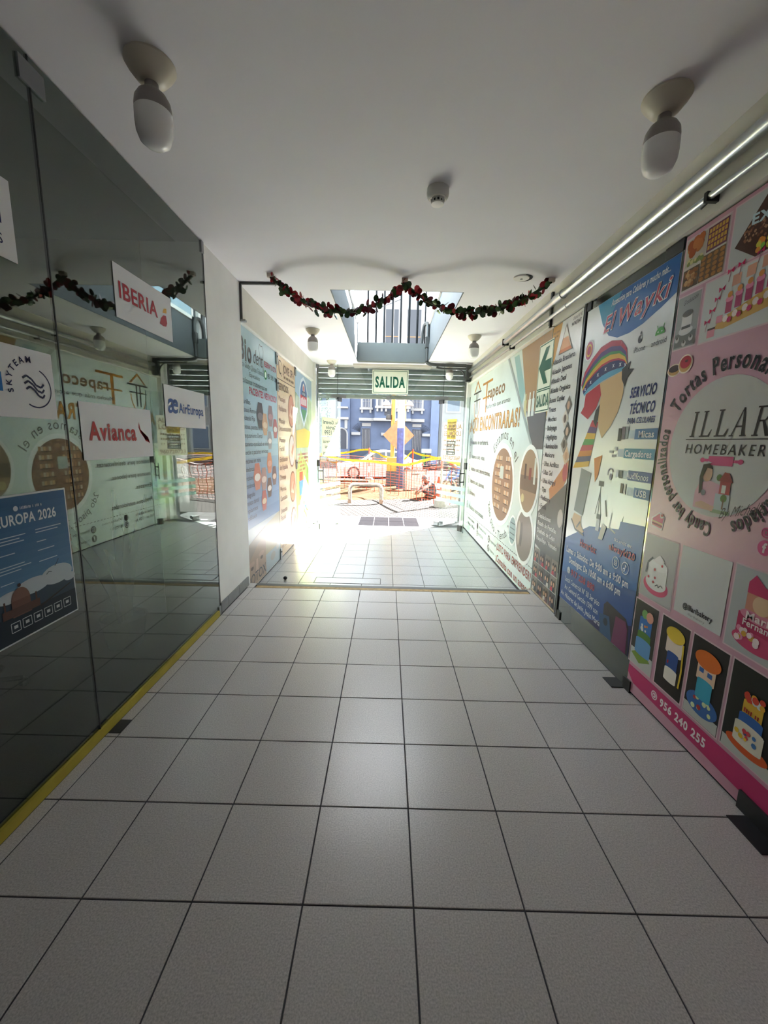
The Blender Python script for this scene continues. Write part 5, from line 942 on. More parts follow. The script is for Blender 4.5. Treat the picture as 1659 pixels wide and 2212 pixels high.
for x0 in (-1.42, 0.72):
    fm = tag(empty('floor_spring_box', (x0, 8.80, ZG)), 'steel floor spring plate under the %s entrance leaf pivot' % ('left' if x0 < 0 else 'right'), 'plate')
    MB().box(0, 0.42, -0.05, 0.05, 0.0005, 0.004, M_steel, 0.001).build('plate', fm); MB().box(0.02, 0.40, -0.03, 0.03, 0.004, 0.006, M_chrome).build('cover', fm)
for n_m in ('diagonal_pavers', 'asphalt', 'kerb', 'far_walk', 'apron_tile', 'dark_apron_tile'): MATS[n_m].node_tree.nodes['Principled BSDF'].inputs['Specular IOR Level'].default_value = 0.03
# hoop bollard
hb = tag(empty('hoop_bollard', (-0.74, 11.75, ZG)), 'galvanised steel hoop bollard on the sidewalk facing the entrance', 'bollard')
R = 0.16; pth = [(-0.46, 0, -0.02), (-0.46, 0, 0.52 - R)] + bend((-0.46, 0, 0.55 - R), (-0.46, 0, 0.55), (-0.46 + R, 0, 0.55), 7) + bend((0.46 - R, 0, 0.55), (0.46, 0, 0.55), (0.46, 0, 0.55 - R), 7) + [(0.46, 0, -0.02)]
MB().tube(pth, 0.055, mat('worn_steel', (0.16, 0.15, 0.135), 0.45, 0.4, noise=(16, 0.35, 5)), 16).build('hoop', hb, True)
for s in (-1, 1): MB().lathe([(0.055, 0), (0.062, 0.0), (0.062, 0.11), (0.056, 0.12)], (s * 0.46, 0, 0), mat('rust', (0.10, 0.065, 0.045), 0.8, noise=(20, 0.4)), 16).build('rusty_foot', hb, True)
# excavation
rg = random.Random(3); n_, mth = 42, MB(); vs = []
for j in range(24):
    for i in range(n_):
        x = -7 + 12.0 * i / (n_ - 1); y = 12.6 + 6.0 * j / 23 + 0.35 * math.sin(x * 0.9); e = min(i, n_ - 1 - i, j, 23 - j)
        z = ZG - 0.02 if e == 0 else ZG + 0.015 + 0.05 * rg.random() + 0.10 * max(0, math.sin(y * 1.9 + x * 0.35)) ** 3
        vs.append((x, y, z))
mth.add(vs, [(j * n_ + i, j * n_ + i + 1, (j + 1) * n_ + i + 1, (j + 1) * n_ + i) for j in range(23) for i in range(n_ - 1)], mat('dug_soil', (0.040,0.0225,0.012), 0.95, noise=(3, 0.3, 6), bump=(18, 0.5, 0.02), spec=0.02))
so_ = mth.build('dug_soil', None, True); so_['kind'] = 'stuff'; so_['label'] = 'loose orange soil of the sidewalk excavation'; so_['category'] = 'soil'
for i, (a, b, lb) in enumerate((((-6, 17.0), (-0.2, 15.6), 'long plank lying along the near trench edge'), ((-6.5, 17.6), (-0.9, 17.2), 'long pale plank lying along the far trench edge'))):
    d = Vector((b[0] - a[0], b[1] - a[1], 0)); t = tag(MB().box(0, d.length, -0.05, 0.05, 0, 0.05, mat('plank_wood', (0.11, 0.075, 0.045), 0.8, noise=(10, 0.3)), 0.004).build('wooden_plank', None, False, (a[0], a[1], ZG + 0.10)), lb, 'plank', 'planks at the excavation'); t.rotation_euler.z = math.atan2(d.y, d.x)
M_or = mat('orange_plastic', (0.22, 0.034, 0.012), 0.6, spec=0.1)
def lerp_path(pts, s):
    L = [(Vector(pts[i + 1]) - Vector(pts[i])).length for i in range(len(pts) - 1)]; T = sum(L); q = s * T
    for i, l in enumerate(L):
        if q <= l or i == len(L) - 1: return Vector(pts[i]).lerp(Vector(pts[i + 1]), min(1, q / l))
        q -= l
def netting(name, label, pts, z0, z1, nx, nz, wv=0.010, wh=0.0035):
    t = tag(empty(name, (pts[0][0], pts[0][1], ZG)), label, 'safety netting', 'orange safety nettings'); o = Vector((pts[0][0], pts[0][1], ZG)); rg = random.Random(len(label))
    def pt(i, j):
        s = i / nx; p = lerp_path([(a, b, 0) for a, b in pts], s); k = 1 - 0.12 * abs(math.sin(s * 9)) ** 2
        return Vector((p.x, p.y + 0.05 * math.sin(j * 1.3 + s * 20), z0 + (z1 - z0) * k * j / nz)) - o
    G_ = [[pt(i, j) for j in range(nz + 1)] for i in range(nx + 1)]
    mv = MB()
    for i in range(nx + 1): mv.tube(G_[i], wv if i % 2 == 0 else wv * 0.4, M_or, 3, False)
    mv.build('vertical_bands', t)['kind'] = 'stuff'
    mh = MB()
    for j in range(nz + 1): mh.tube([G_[i][j] for i in range(nx + 1)], wh if j < nz else 0.012, M_or, 3, False)
    mh.build('cross_strands', t)['kind'] = 'stuff'
    return t
front = [(-7, 16.2), (-1.8, 14.5), (0.45, 13.25), (1.41, 11.5)]
netting('safety_net', 'orange safety netting strung from the near corner post to the left', front, ZG + 0.02, 1.0, 64, 12)
netting('safety_net', 'orange safety netting strung from the near corner post to the right', [(1.41, 11.5), (3.4, 12.5), (7, 13.5)], ZG + 0.02, 1.0, 34, 12)
netting('safety_net', 'orange safety netting along the kerb in front of the white car', [(-7, 18.6), (-0.93, 18.2), (0.95, 17.4), (2.4, 18.6), (7, 18.8)], ZG + 0.02, 0.98, 70, 12, 0.009, 0.004)
def tape_mat():
    m = mat('caution_tape', (0.36, 0.23, 0.012), 0.5, spec=0.1); nt = m.node_tree; b = nt.nodes['Principled BSDF']
    g = nt.nodes.new('ShaderNodeNewGeometry'); n = nt.nodes.new('ShaderNodeTexNoise'); n.inputs['Scale'].default_value = 14; r = nt.nodes.new('ShaderNodeValToRGB')
    r.color_ramp.elements[0].position = 0.36; r.color_ramp.elements[0].color = (0.16, 0.10, 0.02, 1); r.color_ramp.elements[1].position = 0.44; r.color_ramp.elements[1].color = (0.36, 0.23, 0.012, 1)
    nt.links.new(g.outputs['Position'], n.inputs['Vector']); nt.links.new(n.outputs['Fac'], r.inputs[0]); nt.links.new(r.outputs[0], b.inputs['Base Color']); return m
M_tape = tape_mat()
def tape(label, pts, w=0.085):
    vs, fs, N = [], [], 30; o = Vector(pts[0]); rg = random.Random(len(label))
    for i in range(N + 1):
        s = i / N; p = lerp_path(pts, s) - o; p.z -= 0.03 * math.sin(s * 25); tw = 0.35 * math.sin(s * 7 + len(label))
        for dz in (-w / 2, w / 2):
            for dy in (0, 0.002): vs.append((p.x, p.y + dz * tw + dy, p.z + dz * math.cos(tw)))
    for i in range(N):
        a = 4 * i; fs += [(a, a + 4, a + 6, a + 2), (a + 1, a + 3, a + 7, a + 5), (a + 2, a + 6, a + 7, a + 3), (a, a + 1, a + 5, a + 4)]
    tag(MB().add(vs, fs, M_tape).build('caution_tape', None, False, o), label, 'caution tape', 'yellow caution tapes')
tape('yellow caution tape sagging from the near corner post across the front netting', [(-7, 16.2, 1.35), (-3.4, 15.0, 1.22), (-1.8, 14.45, 1.02), (-0.3, 13.6, 0.92), (0.45, 13.2, 0.93), (1.41, 11.48, 1.22)])
tape('yellow caution tape running right from the near corner post', [(1.41, 11.48, 1.22), (2.3, 11.95, 0.98), (3.4, 12.48, 0.88), (7, 13.4, 1.1)])
tape('yellow caution tape along the far netting to the red and white post', [(-7, 18.55, 1.1), (-3.0, 18.3, 1.02), (-0.93, 18.15, 1.27)])
tape('yellow caution tape dropping from the red and white post behind the pole', [(-0.93, 18.15, 1.27), (-0.1, 17.8, 0.95), (0.5, 17.5, 0.86), (0.95, 17.35, 1.24)])
tape('yellow caution tape from the orange post towards the far bins', [(0.95, 17.35, 1.24), (2.0, 18.2, 0.95), (3.5, 18.6, 0.85), (7, 18.7, 1.0)])
def post(label, x, y, h, cols, base=True):
    t = tag(empty('barrier_post', (x, y, ZG)), label, 'post', 'barrier posts'); n = len(cols); z = 0.15 if base else 0.0; d = (h - z) / n
    for k, c in enumerate(cols): MB().tube([(0, 0, z + d * k), (0, 0, z + d * (k + 1))], 0.032, c, 10).build('band', t)
    if base: MB().lathe([(0, 0), (0.19, 0), (0.185, 0.16), (0.17, 0.19), (0, 0.19)], (0, 0, 0), mat('rough_concrete', (0.13, 0.125, 0.115), 0.9, noise=(15, 0.2), bump=(25, 0.5, 0.01)), 16).build('concrete_base', t, True)
    return t
CW, CRD, CG = mat('post_white', (0.30, 0.29, 0.27), 0.6), mat('post_red', (0.42, 0.05, 0.03), 0.6), mat('post_grey', (0.17, 0.15, 0.13), 0.6)
post('grey corner post in a concrete base nearest the entrance', 1.41, 11.45, 1.55, [CG, CRD, CG, CG, CRD, CW])
post('red and white post in front of the white car', -0.93, 18.15, 1.5, [CRD, CW, CRD, CW, CRD])
post('short orange post behind the concrete pole', 0.95, 17.35, 1.5, [M_or, M_or, M_or])
# poles
pc = tag(empty('concrete_pole', (0.35, 15.3, ZG)), 'tall concrete pole with a flaking blue painted band', 'pole')
M_conc = mat('pole_concrete', (0.20, 0.195, 0.18), 0.85, noise=(14, 0.25, 6), bump=(30, 0.4, 0.01))
MB().tube([(0, 0, 2.29), (-0.03, 0, 9.5)], [0.138, 0.115], M_conc, 20).build('shaft', pc, True)
MB().tube([(0.01, 0, 0.95), (0, 0, 2.29)], [0.142, 0.139], mat('blue_paint', (0.018, 0.026, 0.11), 0.6, noise=(10, 0.4, 6)), 20).build('blue_band', pc, True)
MB().tube([(0.02, 0, 0.0), (0.01, 0, 0.95)], [0.15, 0.143], mat('dark_paint', (0.022, 0.024, 0.045), 0.7, noise=(10, 0.4, 6)), 20).build('dark_base', pc, True)
tl = tag(empty('traffic_light_post', (0.07, 16.5, ZG)), 'yellow traffic light post with a control cabinet', 'post')
M_yel = mat('signal_yellow', (0.26, 0.135, 0.012), 0.5)
MB().tube([(0, 0, 0), (0, 0, 5.0)], 0.085, M_yel, 14).build('post', tl, True)
MB().box(-0.22, 0.24, -0.2, 0.2, 0.62, 1.18, M_yel, 0.015).build('cabinet', tl); MB().box(-0.24, 0.26, -0.22, 0.22, 0.0, 0.62, mat('cabinet_base', (0.03, 0.03, 0.033), 0.8), 0.01).build('cabinet_base', tl)
MB().box(-0.18, 0.20, -0.215, -0.2, 0.68, 1.12, M_yel, 0.005).build('cabinet_door', tl)
MB().lathe([(0, 0), (0.10, 0.0), (0.12, 0.06), (0.10, 0.18), (0, 0.2)], (-0.18, -0.05, 2.65), M_black, 14).build('signal_head', tl, True)
for s, x in ((-1, -0.28), (1, 0.62)): MB().lathe([(0, 0), (0.17, 0.0), (0.16, 0.05), (0.08, 0.16), (0, 0.2)], (x, 0, 3.2), mat('signal_hood', (0.25, 0.24, 0.22), 0.5), 16).build('signal_head', tl, True)
MB().tube([(0.47, 0, 2.6), (0.47, 0, 4.6)], 0.035, M_yel, 8).build('side_pipe', tl)
dsn = tag(empty('diamond_sign', (0.29, 16.18, 1.27)), 'plain orange plywood diamond sign behind the concrete pole', 'sign')
MB().prism([(0, 0, 0), (0.61, 0, 0.63), (0, 0, 1.26), (-0.61, 0, 0.63)], (0, 0.025, 0), mat('orange_plywood', (0.22, 0.10, 0.042), 0.7, noise=(9, 0.2, 5))).build('board', dsn)
MB().box(-0.02, 0.02, 0.025, 0.05, -1.42, 1.2, mat('plank_wood', (0.11, 0.075, 0.045), 0.8), 0.003).build('stake', dsn)
# concrete lid leaning in its frame
lid = tag(empty('manhole_slab', (0.88, 14.4, ZG)), 'square concrete manhole slab in a steel frame standing upright behind the netting', 'slab')
sb = MB().box(-0.36, 0.36, 0.0, 0.08, 0.06, 0.78, mat('slab_concrete', (0.23, 0.21, 0.19), 0.9, noise=(12, 0.15), bump=(20, 0.4, 0.01)), 0.004).build('slab', lid)
mb = MB()
for a in ((-0.42, 0.42, 0.0, 0.06), (-0.42, 0.42, 0.78, 0.84), (-0.42, -0.36, 0.0, 0.84), (0.36, 0.42, 0.0, 0.84)): mb.box(a[0], a[1], -0.02, 0.10, a[2], a[3], M_con)
mb.build('frame', lid)
for z in (0.16, 0.68): MB().tube([(-0.14, -0.005, z), (-0.12, -0.02, z), (0.12, -0.02, z), (0.14, -0.005, z)], 0.012, M_con, 6).build('lifting_bar', lid)
lid.rotation_euler = (math.radians(-5), 0, 0.05)
# traffic cone beside the workers
tc = tag(empty('traffic_cone', (1.58, 13.3, ZG)), 'orange traffic cone beside the crouching worker', 'cone')
MB().lathe([(0, 0.05), (0.14, 0.05), (0.03, 0.70), (0.0, 0.70)], (0, 0, 0), M_or, 18).build('cone', tc, True); MB().box(-0.19, 0.19, -0.19, 0.19, 0, 0.05, M_or, 0.01).build('base', tc); MB().lathe([(0.102, 0.30), (0.106, 0.30), (0.081, 0.42), (0.077, 0.42)], (0, 0, 0), CW, 18).build('reflective_band', tc, True)
# workers
def person(label, loc, rz, J, E, head_c, head_r, hat_m, hands, hat_dir):
    t = tag(empty('person', loc, rz), label, 'person', 'workers in the excavation')
    names = list(J); me = bpy.data.meshes.new('body'); me.from_pydata([J[k][:3] for k in names], [(names.index(a), names.index(b)) for a, b, _ in E], [])
    o = bpy.data.objects.new('body', me); COL.objects.link(o)
    md = o.modifiers.new('skin', 'SKIN'); md.use_smooth_shade = True
    if not me.skin_vertices: 
        bm = bmesh.new(); bm.from_mesh(me); bm.verts.layers.skin.verify(); bm.to_mesh(me); bm.free()
    for i, k in enumerate(names): me.skin_vertices[0].data[i].radius = (J[k][3],) * 2; me.skin_vertices[0].data[i].use_root = (i == 0)
    o.modifiers.new('sub', 'SUBSURF').levels = 2
    dg = bpy.context.evaluated_depsgraph_get(); dg.update(); m2 = bpy.data.meshes.new_from_object(o.evaluated_get(dg)); bpy.data.objects.remove(o); bpy.data.meshes.remove(me)
    m2.name = 'body'; ms = []
    for _, _, m in E:
        if m not in ms: ms.append(m)
    m2.materials.clear()
    for m in ms: m2.materials.append(m)
    seg = [(Vector(J[a][:3]), Vector(J[b][:3]), ms.index(m)) for a, b, m in E]
    for p in m2.polygons:
        c = Vector(p.center); best = 9
        for a, b, mi in seg:
            d = b - a; q = max(0, min(1, (c - a).dot(d) / max(d.length_squared, 1e-9))); ds_ = (c - a - d * q).length
            if ds_ < best: best = ds_; p.material_index = mi
        p.use_smooth = True
    body = inst('body', m2, t); hc = Vector(head_c); f = Vector(hat_dir).normalized(); side = f.cross(Vector((0, 0, 1))).normalized(); sk = E[-1][2] if False else mat('skin_tone', (0.16, 0.08, 0.05), 0.6)
    MB().ball(hc + f * head_r * 1.02 + Vector((0, 0, -0.01)), (0.02, 0.02, 0.026), sk, 8, 6).build('nose', t, True)
    for s in (-1, 1):
        MB().ball(hc + f * head_r * 0.9 + side * 0.035 * s + Vector((0, 0, 0.018)), 0.012, M_black, 8, 6).build('eye', t, True)
        MB().ball(hc + side * head_r * 1.0 * s, (0.016, 0.016, 0.032), sk, 8, 6).build('ear', t, True)
    MB().ball(hc + f * head_r * 0.93 + Vector((0, 0, -0.045)), (0.022, 0.022, 0.008), mat('lips', (0.10, 0.04, 0.03), 0.6), 8, 5).build('mouth', t, True)
    h = MB(); h.lathe([(head_r * 1.35, 0.03), (head_r * 1.4, 0.035), (head_r * 1.18, 0.045), (head_r * 1.16, 0.08), (head_r * 0.9, 0.13), (head_r * 0.45, 0.155), (0, 0.16)], tuple(hc), hat_m, 20)
    h.build('hard_hat', t, True)
    for w, d in hands:
        w, d = Vector(w), Vector(d).normalized(); u = d.cross(Vector((0, 0, 1))).normalized(); v = u.cross(d)
        mb = MB(); gm = mat('work_glove', (0.10, 0.06, 0.03), 0.8); mb.tube([w, w + d * 0.045, w + d * 0.085], [0.026, 0.038, 0.034], gm, 8)
        for k in range(4):
            b0 = w + d * 0.08 + u * (0.021 * (k - 1.5)); L = (0.062, 0.075, 0.07, 0.052)[k]
            mb.tube([b0, b0 + d * L * 0.5 - v * 0.006, b0 + d * L * 0.85 - v * 0.028, b0 + d * L * 0.8 - v * 0.045], [0.0095, 0.009, 0.008, 0.006], gm, 6)
        mb.tube([w + d * 0.03 + u * 0.03, w + d * 0.065 + u * 0.055, w + d * 0.10 + u * 0.05 - v * 0.02], [0.012, 0.010, 0.007], gm, 6)
        mb.build('hand', t, True)
    return t
M_drk, M_gry, M_blu, M_pnt, M_skin, M_boot = mat('dark_overalls', (0.022, 0.022, 0.026), 0.8), mat('grey_sleeve', (0.16, 0.155, 0.15), 0.8), mat('blue_shirt', (0.045, 0.085, 0.23), 0.8, noise=(8, 0.15)), mat('grey_trousers', (0.045, 0.043, 0.045), 0.85), mat('skin_tone', (0.16, 0.08, 0.05), 0.6), mat('work_boot', (0.018, 0.015, 0.013), 0.7)
def crouch(p, k, c, nk, hd, hip, kn, an, toe, shd, el, wr, R):
    J = {'pelvis': (*p, R[0]), 'spine': (*k, R[1]), 'chest': (*c, R[2]), 'neck': (*nk, 0.055), 'head': (*hd, 0.088), 'crown': (hd[0] - 0.01, hd[1], hd[2] + 0.07, 0.075)}
    for s, n in ((-1, 'r'), (1, 'l')):
        for nm, q, r in (('hip', hip, 0.10), ('knee', kn, 0.068), ('calf', tuple(0.55 * a + 0.45 * b for a, b in zip(kn, an)), 0.066), ('ankle', an, 0.042), ('toe', toe, 0.038), ('shoulder', shd, 0.062), ('elbow', el, 0.046), ('wrist', wr, 0.030)): J[n + nm] = (q[0], s * q[1], q[2], r)
    return J
def bones(sh, sl, pa):
    E = [('pelvis', 'spine', sh), ('spine', 'chest', sh), ('chest', 'neck', M_skin), ('neck', 'head', M_skin), ('head', 'crown', M_skin)]
    for n in 'rl': E += [('pelvis', n + 'hip', pa), (n + 'hip', n + 'knee', pa), (n + 'knee', n + 'calf', pa), (n + 'calf', n + 'ankle', pa), (n + 'ankle', n + 'toe', M_boot), ('chest', n + 'shoulder', sh), (n + 'shoulder', n + 'elbow', sl), (n + 'elbow', n + 'wrist', sl)]
    return E
J1 = crouch((0.20, 0, 0.24), (0.13, 0, 0.40), (0.03, 0, 0.50), (-0.06, 0, 0.55), (-0.13, 0, 0.58), (0.16, 0.12, 0.20), (-0.20, 0.17, 0.30), (0.08, 0.15, 0.07), (-0.08, 0.16, 0.045), (0.0, 0.18, 0.50), (-0.18, 0.23, 0.36), (-0.34, 0.10, 0.22), (0.125, 0.13, 0.135))
person('worker in dark overalls crouching low beside the concrete slab', (1.22, 13.0, ZG + 0.02), 0.25, J1, bones(M_drk, M_gry, M_drk), (-0.14, 0, 0.59), 0.088, M_black, [((-0.34, -0.10, 0.22), (-0.6, 0.1, -0.5)), ((-0.34, 0.10, 0.22), (-0.6, -0.1, -0.5))], (-1, 0, -0.35))
J2 = crouch((0.22, 0, 0.52), (0.14, 0, 0.74), (0.0, 0, 0.90), (-0.12, 0, 0.95), (-0.22, 0, 0.97), (0.18, 0.13, 0.46), (-0.22, 0.20, 0.56), (0.10, 0.17, 0.10), (-0.10, 0.18, 0.05), (-0.02, 0.21, 0.88), (-0.20, 0.27, 0.62), (-0.40, 0.12, 0.45), (0.15, 0.16, 0.175))
person('worker in a blue shirt and orange hard hat bent over behind the netting', (2.36, 14.4, ZG + 0.03), 0.45, J2, bones(M_blu, M_blu, M_pnt), (-0.23, 0, 0.98), 0.088, M_or, [((-0.40, -0.12, 0.45), (-0.7, 0.1, -0.4)), ((-0.40, 0.12, 0.45), (-0.7, -0.1, -0.4))], (-1, 0, -0.5))
# white car
def car(label, loc, rz):
    t = tag(empty('car', loc, rz), label, 'car'); M_body = mat('car_white', (0.26, 0.26, 0.26), 0.3, coat=0.6); M_win = mat('car_glass', (0.03, 0.04, 0.05), 0.05); M_rub = mat('tyre', (0.02, 0.02, 0.02), 0.8)
    st = [(-2.2, 0.35, 0.62, 0.62), (-2.12, 0.25, 0.72, 0.74), (-1.7, 0.22, 0.82, 0.80), (-1.0, 0.22, 0.92, 0.84), (-0.3, 0.22, 0.95, 0.85), (0.9, 0.22, 0.98, 0.85), (1.6, 0.22, 1.0, 0.83), (2.05, 0.25, 0.96, 0.78), (2.2, 0.38, 0.85, 0.68)]
    vs, fs = [], []
    for x, z0, z1, hw in st:
        for y, z in ((-hw, z0), (-hw - 0.01, z0 + 0.2), (-hw, z1 - 0.08), (-hw + 0.12, z1), (hw - 0.12, z1), (hw, z1 - 0.08), (hw + 0.01, z0 + 0.2), (hw, z0)): vs.append((x, y, z))
    for i in range(len(st) - 1):
        for k in range(8): fs.append((i * 8 + k, i * 8 + (k + 1) % 8, i * 8 + 8 + (k + 1) % 8, i * 8 + 8 + k))
    fs += [tuple(range(7, -1, -1)), tuple(len(st) * 8 - 8 + k for k in range(8))]
    MB().add(vs, fs, M_body).build('body', t, True)
    ct = [(-1.05, 0.92, 0.94, 0.72), (-0.35, 0.95, 1.40, 0.60), (0.25, 0.96, 1.48, 0.58), (0.95, 0.97, 1.42, 0.58), (1.65, 0.99, 1.05, 0.68)]
    vs, fs = [], []
    for x, z0, z1, hw in ct:
        for y, z in ((-0.74, z0 - 0.03), (-hw - 0.02, z1 - 0.05), (-hw + 0.08, z1), (hw - 0.08, z1), (hw + 0.02, z1 - 0.05), (0.74, z0 - 0.03)): vs.append((x, y, z))
    for i in range(4):
        for k in range(5): fs.append((i * 6 + k, i * 6 + k + 1, i * 6 + 7 + k, i * 6 + 6 + k))
    fs += [tuple(range(5, -1, -1)), tuple(24 + k for k in range(6))]
    MB().add(vs, fs, M_body).build('roof', t, True)
    def quad(name, pts, m, off): MB().prism(pts, off, m).build(name, t)
    quad('windshield', [(-1.0, -0.60, 0.975), (-0.42, -0.50, 1.36), (-0.42, 0.50, 1.36), (-1.0, 0.60, 0.975)], M_win, (-0.02, 0, 0.012))
    quad('rear_window', [(1.58, -0.56, 1.08), (1.02, -0.5, 1.39), (1.02, 0.5, 1.39), (1.58, 0.56, 1.08)], M_win, (0.015, 0, 0.02))
    for s in (-1, 1):
        for nm, pts in (('side_window', [(-0.72, 0.735, 0.98), (-0.30, 0.645, 1.31), (0.22, 0.63, 1.38), (0.25, 0.735, 0.99)]), ('side_window', [(0.34, 0.735, 0.99), (0.32, 0.63, 1.38), (0.85, 0.635, 1.34), (1.25, 0.725, 1.02)])):
            quad(nm, [(x, s * y, z) for x, y, z in pts], M_win, (0, s * 0.012, 0.004))
        MB().box(-0.62, -0.45, s * 0.86 - 0.07, s * 0.86 + 0.07, 0.98, 1.08, M_body, 0.03).build('side_mirror', t, True)
        MB().box(-2.21, -2.0, s * 0.60 - 0.14, s * 0.60 + 0.14, 0.60, 0.72, mat('headlight', (0.5, 0.52, 0.55), 0.1), 0.03).build('headlight', t, True)
        MB().box(2.05, 2.21, s * 0.6 - 0.12, s * 0.6 + 0.12, 0.7, 0.86, mat('tail_light', (0.3, 0.02, 0.02), 0.2), 0.03).build('tail_light', t, True)
        for x in (-1.38, 1.32):
            w = MB().lathe([(0, -0.1), (0.26, -0.1), (0.315, -0.08), (0.315, 0.08), (0.26, 0.1), (0, 0.1)], (x, s * 0.77, 0.315), M_rub, 24, 'y').build('wheel', t, True)
            rm = MB()
            for k in range(5):
                a = 2 * math.pi * k / 5; rm.box(-0.02, 0.02, -0.01, 0.01, 0, 0.2, M_steel); q = len(rm.v) - 8
                for i in range(q, len(rm.v)): v = rm.v[i]; rm.v[i] = (x + v[0] * math.cos(a) + v[2] * math.sin(a), s * 0.875 + v[1], 0.315 - v[0] * math.sin(a) + v[2] * math.cos(a))
            rm.lathe([(0.2, -0.01), (0.225, -0.01), (0.225, 0.01), (0.2, 0.01)], (x, s * 0.872, 0.315), M_steel, 20, 'y'); rm.build('rim', w)
    MB().box(-2.24, -2.1, -0.62, 0.62, 0.28, 0.5, mat('grille_black', (0.02, 0.02, 0.02), 0.5), 0.02).build('front_grille', t)
    return t
car('white sedan parked behind the netting, front to the left', (-0.55, 21.6, ZG - 0.12), 0.12)
# blue house across the street
M_bh = mat('house_blue', (0.085, 0.112, 0.185), 0.8, noise=(1.5, 0.10, 5)); M_bh_lit = mat('house_blue_lit', (0.13, 0.17, 0.27), 0.8, noise=(1.5, 0.10, 5)); M_tr_ = mat('house_trim', (0.27, 0.27, 0.275), 0.7); M_gl = mat('house_window', (0.06, 0.08, 0.13), 0.15); M_ir = mat('window_iron', (0.03, 0.035, 0.05), 0.6)
BY = 35.0
bh = tag(empty('blue_house', (0, BY, ZG)), 'two-storey blue republican house with white trim across the street', 'building')
Z = lambda z: z - ZG
def hb_box(name, x0, x1, z0, z1, d, m, par=bh, b=0.0, y0=0.0): return MB().box(x0, x1, -d + y0, 0.02 + y0, Z(z0), Z(z1), m, b).build(name, par)
MB().box(-4.3, 4.1, 0, 8, 0, Z(7.6), M_bh).build('wall', bh)
hb_box('plinth', -4.3, 4.1, ZG, 0.95, 0.12, mat('house_plinth', (0.04, 0.05, 0.075), 0.8))
hb_box('corner_pier', -4.3, -3.32, ZG, 7.6, 0.5, M_bh); hb_box('corner_pier', 3.42, 4.1, ZG, 7.6, 0.35, M_bh_lit)  # right pier: wall blue lightened, the light on it painted into the colour
hb_box('bay', -1.25, 1.7, 3.5, 7.6, 0.9, M_bh)
hb_box('bay_canopy', -1.35, 1.75, 3.28, 3.52, 1.1, M_tr_, b=0.05)
def win(x0, x1, z0, z1, d, cols=2):
    f = hb_box('window', x0, x1, z0, z1, d + 0.12, M_tr_); p = MB().box(x0 + 0.18, x1 - 0.18, -d - 0.14, -d - 0.1, Z(z0 + 0.1), Z(z1), M_gl).build('pane', f)
    mb = MB(); n = 5
    for k in range(1, n): x = x0 + 0.18 + (x1 - x0 - 0.36) * k / n; mb.box(x - 0.015, x + 0.015, -d - 0.17, -d - 0.14, Z(z0 + 0.1), Z(z1), M_ir if k % 2 else M_tr_)
    for k in range(1, 4): z = z0 + 0.1 + (z1 - z0 - 0.1) * k / 4; mb.box(x0 + 0.18, x1 - 0.18, -d - 0.17, -d - 0.14, Z(z) - 0.015, Z(z) + 0.015, M_tr_)
    mb.build('window_grille', f)
    s = hb_box('window_sill', x0 - 0.08, x1 + 0.08, z0 - 0.14, z0 + 0.04, d + 0.3, M_tr_, b=0.02)
    for x in (x0 + 0.05, x1 - 0.2): MB().box(x, x + 0.15, -d - 0.25, 0, Z(z0 - 0.38), Z(z0 - 0.14), M_tr_).build('sill_bracket', s)
win(-2.45, -1.5, 4.35, 6.3, 0.0); win(1.78, 2.80, 4.35, 6.3, 0.0); win(-1.15, -0.55, 4.42, 6.3, 0.9); win(-0.45, 0.35, 4.42, 6.3, 0.9); win(0.45, 1.6, 4.42, 6.3, 0.9)
hb_box('bay_panel', -0.45, 0.35, 3.75, 4.15, 0.95, M_ir)
for x0, x1 in ((-2.57, -1.34), (1.74, 2.90)): hb_box('door_cornice', x0, x1, 3.28, 3.54, 0.45, M_tr_, b=0.04)
for x0, x1 in ((-2.33, -1.58), (1.92, 2.68)): hb_box('plaque', x0, x1, 2.88, 3.14, 0.08, M_tr_)
for x0, x1 in ((-2.32, -1.62), (1.94, 2.72)):
    d_ = hb_box('house_door', x0, x1, ZG, 2.70, 0.06, M_ir); mb = MB()
    for k in range(6): x = x0 + 0.06 + (x1 - x0 - 0.12) * k / 5; mb.box(x - 0.012, x + 0.012, -0.09, -0.06, Z(0.95), Z(2.6), M_gl if k % 2 else M_tr_)
    mb.build('door_bars', d_)
for x0, x1 in ((-3.2, -2.45), (-0.7, 0.04), (2.75, 3.48)): hb_box('ledge', x0, x1, 2.12, 2.36, 0.35, M_tr_, b=0.03)
for cx, a0, a1 in ((-2.5, 0.5, 1.57), (2.75, 1.57, 2.6)):
    mb = MB()
    for k in range(9): a = math.pi * 0.5 + (k - 4) * 0.17 + (0.45 if cx < 0 else -0.45); mb.tube([(cx, -0.06, Z(2.4)), (cx + 0.72 * math.cos(a), -0.06, Z(2.4) + 0.72 * math.sin(a))], 0.014, M_ir, 4)
    mb.build('sunburst_grille', bh)
arc_ = [(-3.98 + 0.46 * math.cos(a), -0.52, Z(2.15) + 0.5 * math.sin(a)) for a in [math.pi * k / 14 for k in range(15)]]
ar = MB().tube([(-3.52, -0.52, Z(0.95))] + arc_ + [(-4.44, -0.52, Z(0.95))], 0.07, M_tr_, 6).build('arch_frame', bh)
MB().prism([(-3.55, -0.51, Z(0.95))] + [(-3.98 + 0.42 * math.cos(math.pi * k / 12), -0.51, Z(2.15) + 0.46 * math.sin(math.pi * k / 12)) for k in range(13)] + [(-4.4, -0.51, Z(0.95))], (0, 0.02, 0), M_ir).build('arch_opening', bh)
hb_box('pier_cornice', -4.35, -3.4, 3.35, 3.55, 0.75, M_tr_, b=0.03); hb_box('pier_cornice', -4.35, -3.45, 4.25, 4.4, 0.7, M_tr_, b=0.03)
hb_box('pier_bracket', -3.75, -3.5, 2.6, 3.35, 0.62, M_tr_, b=0.05)
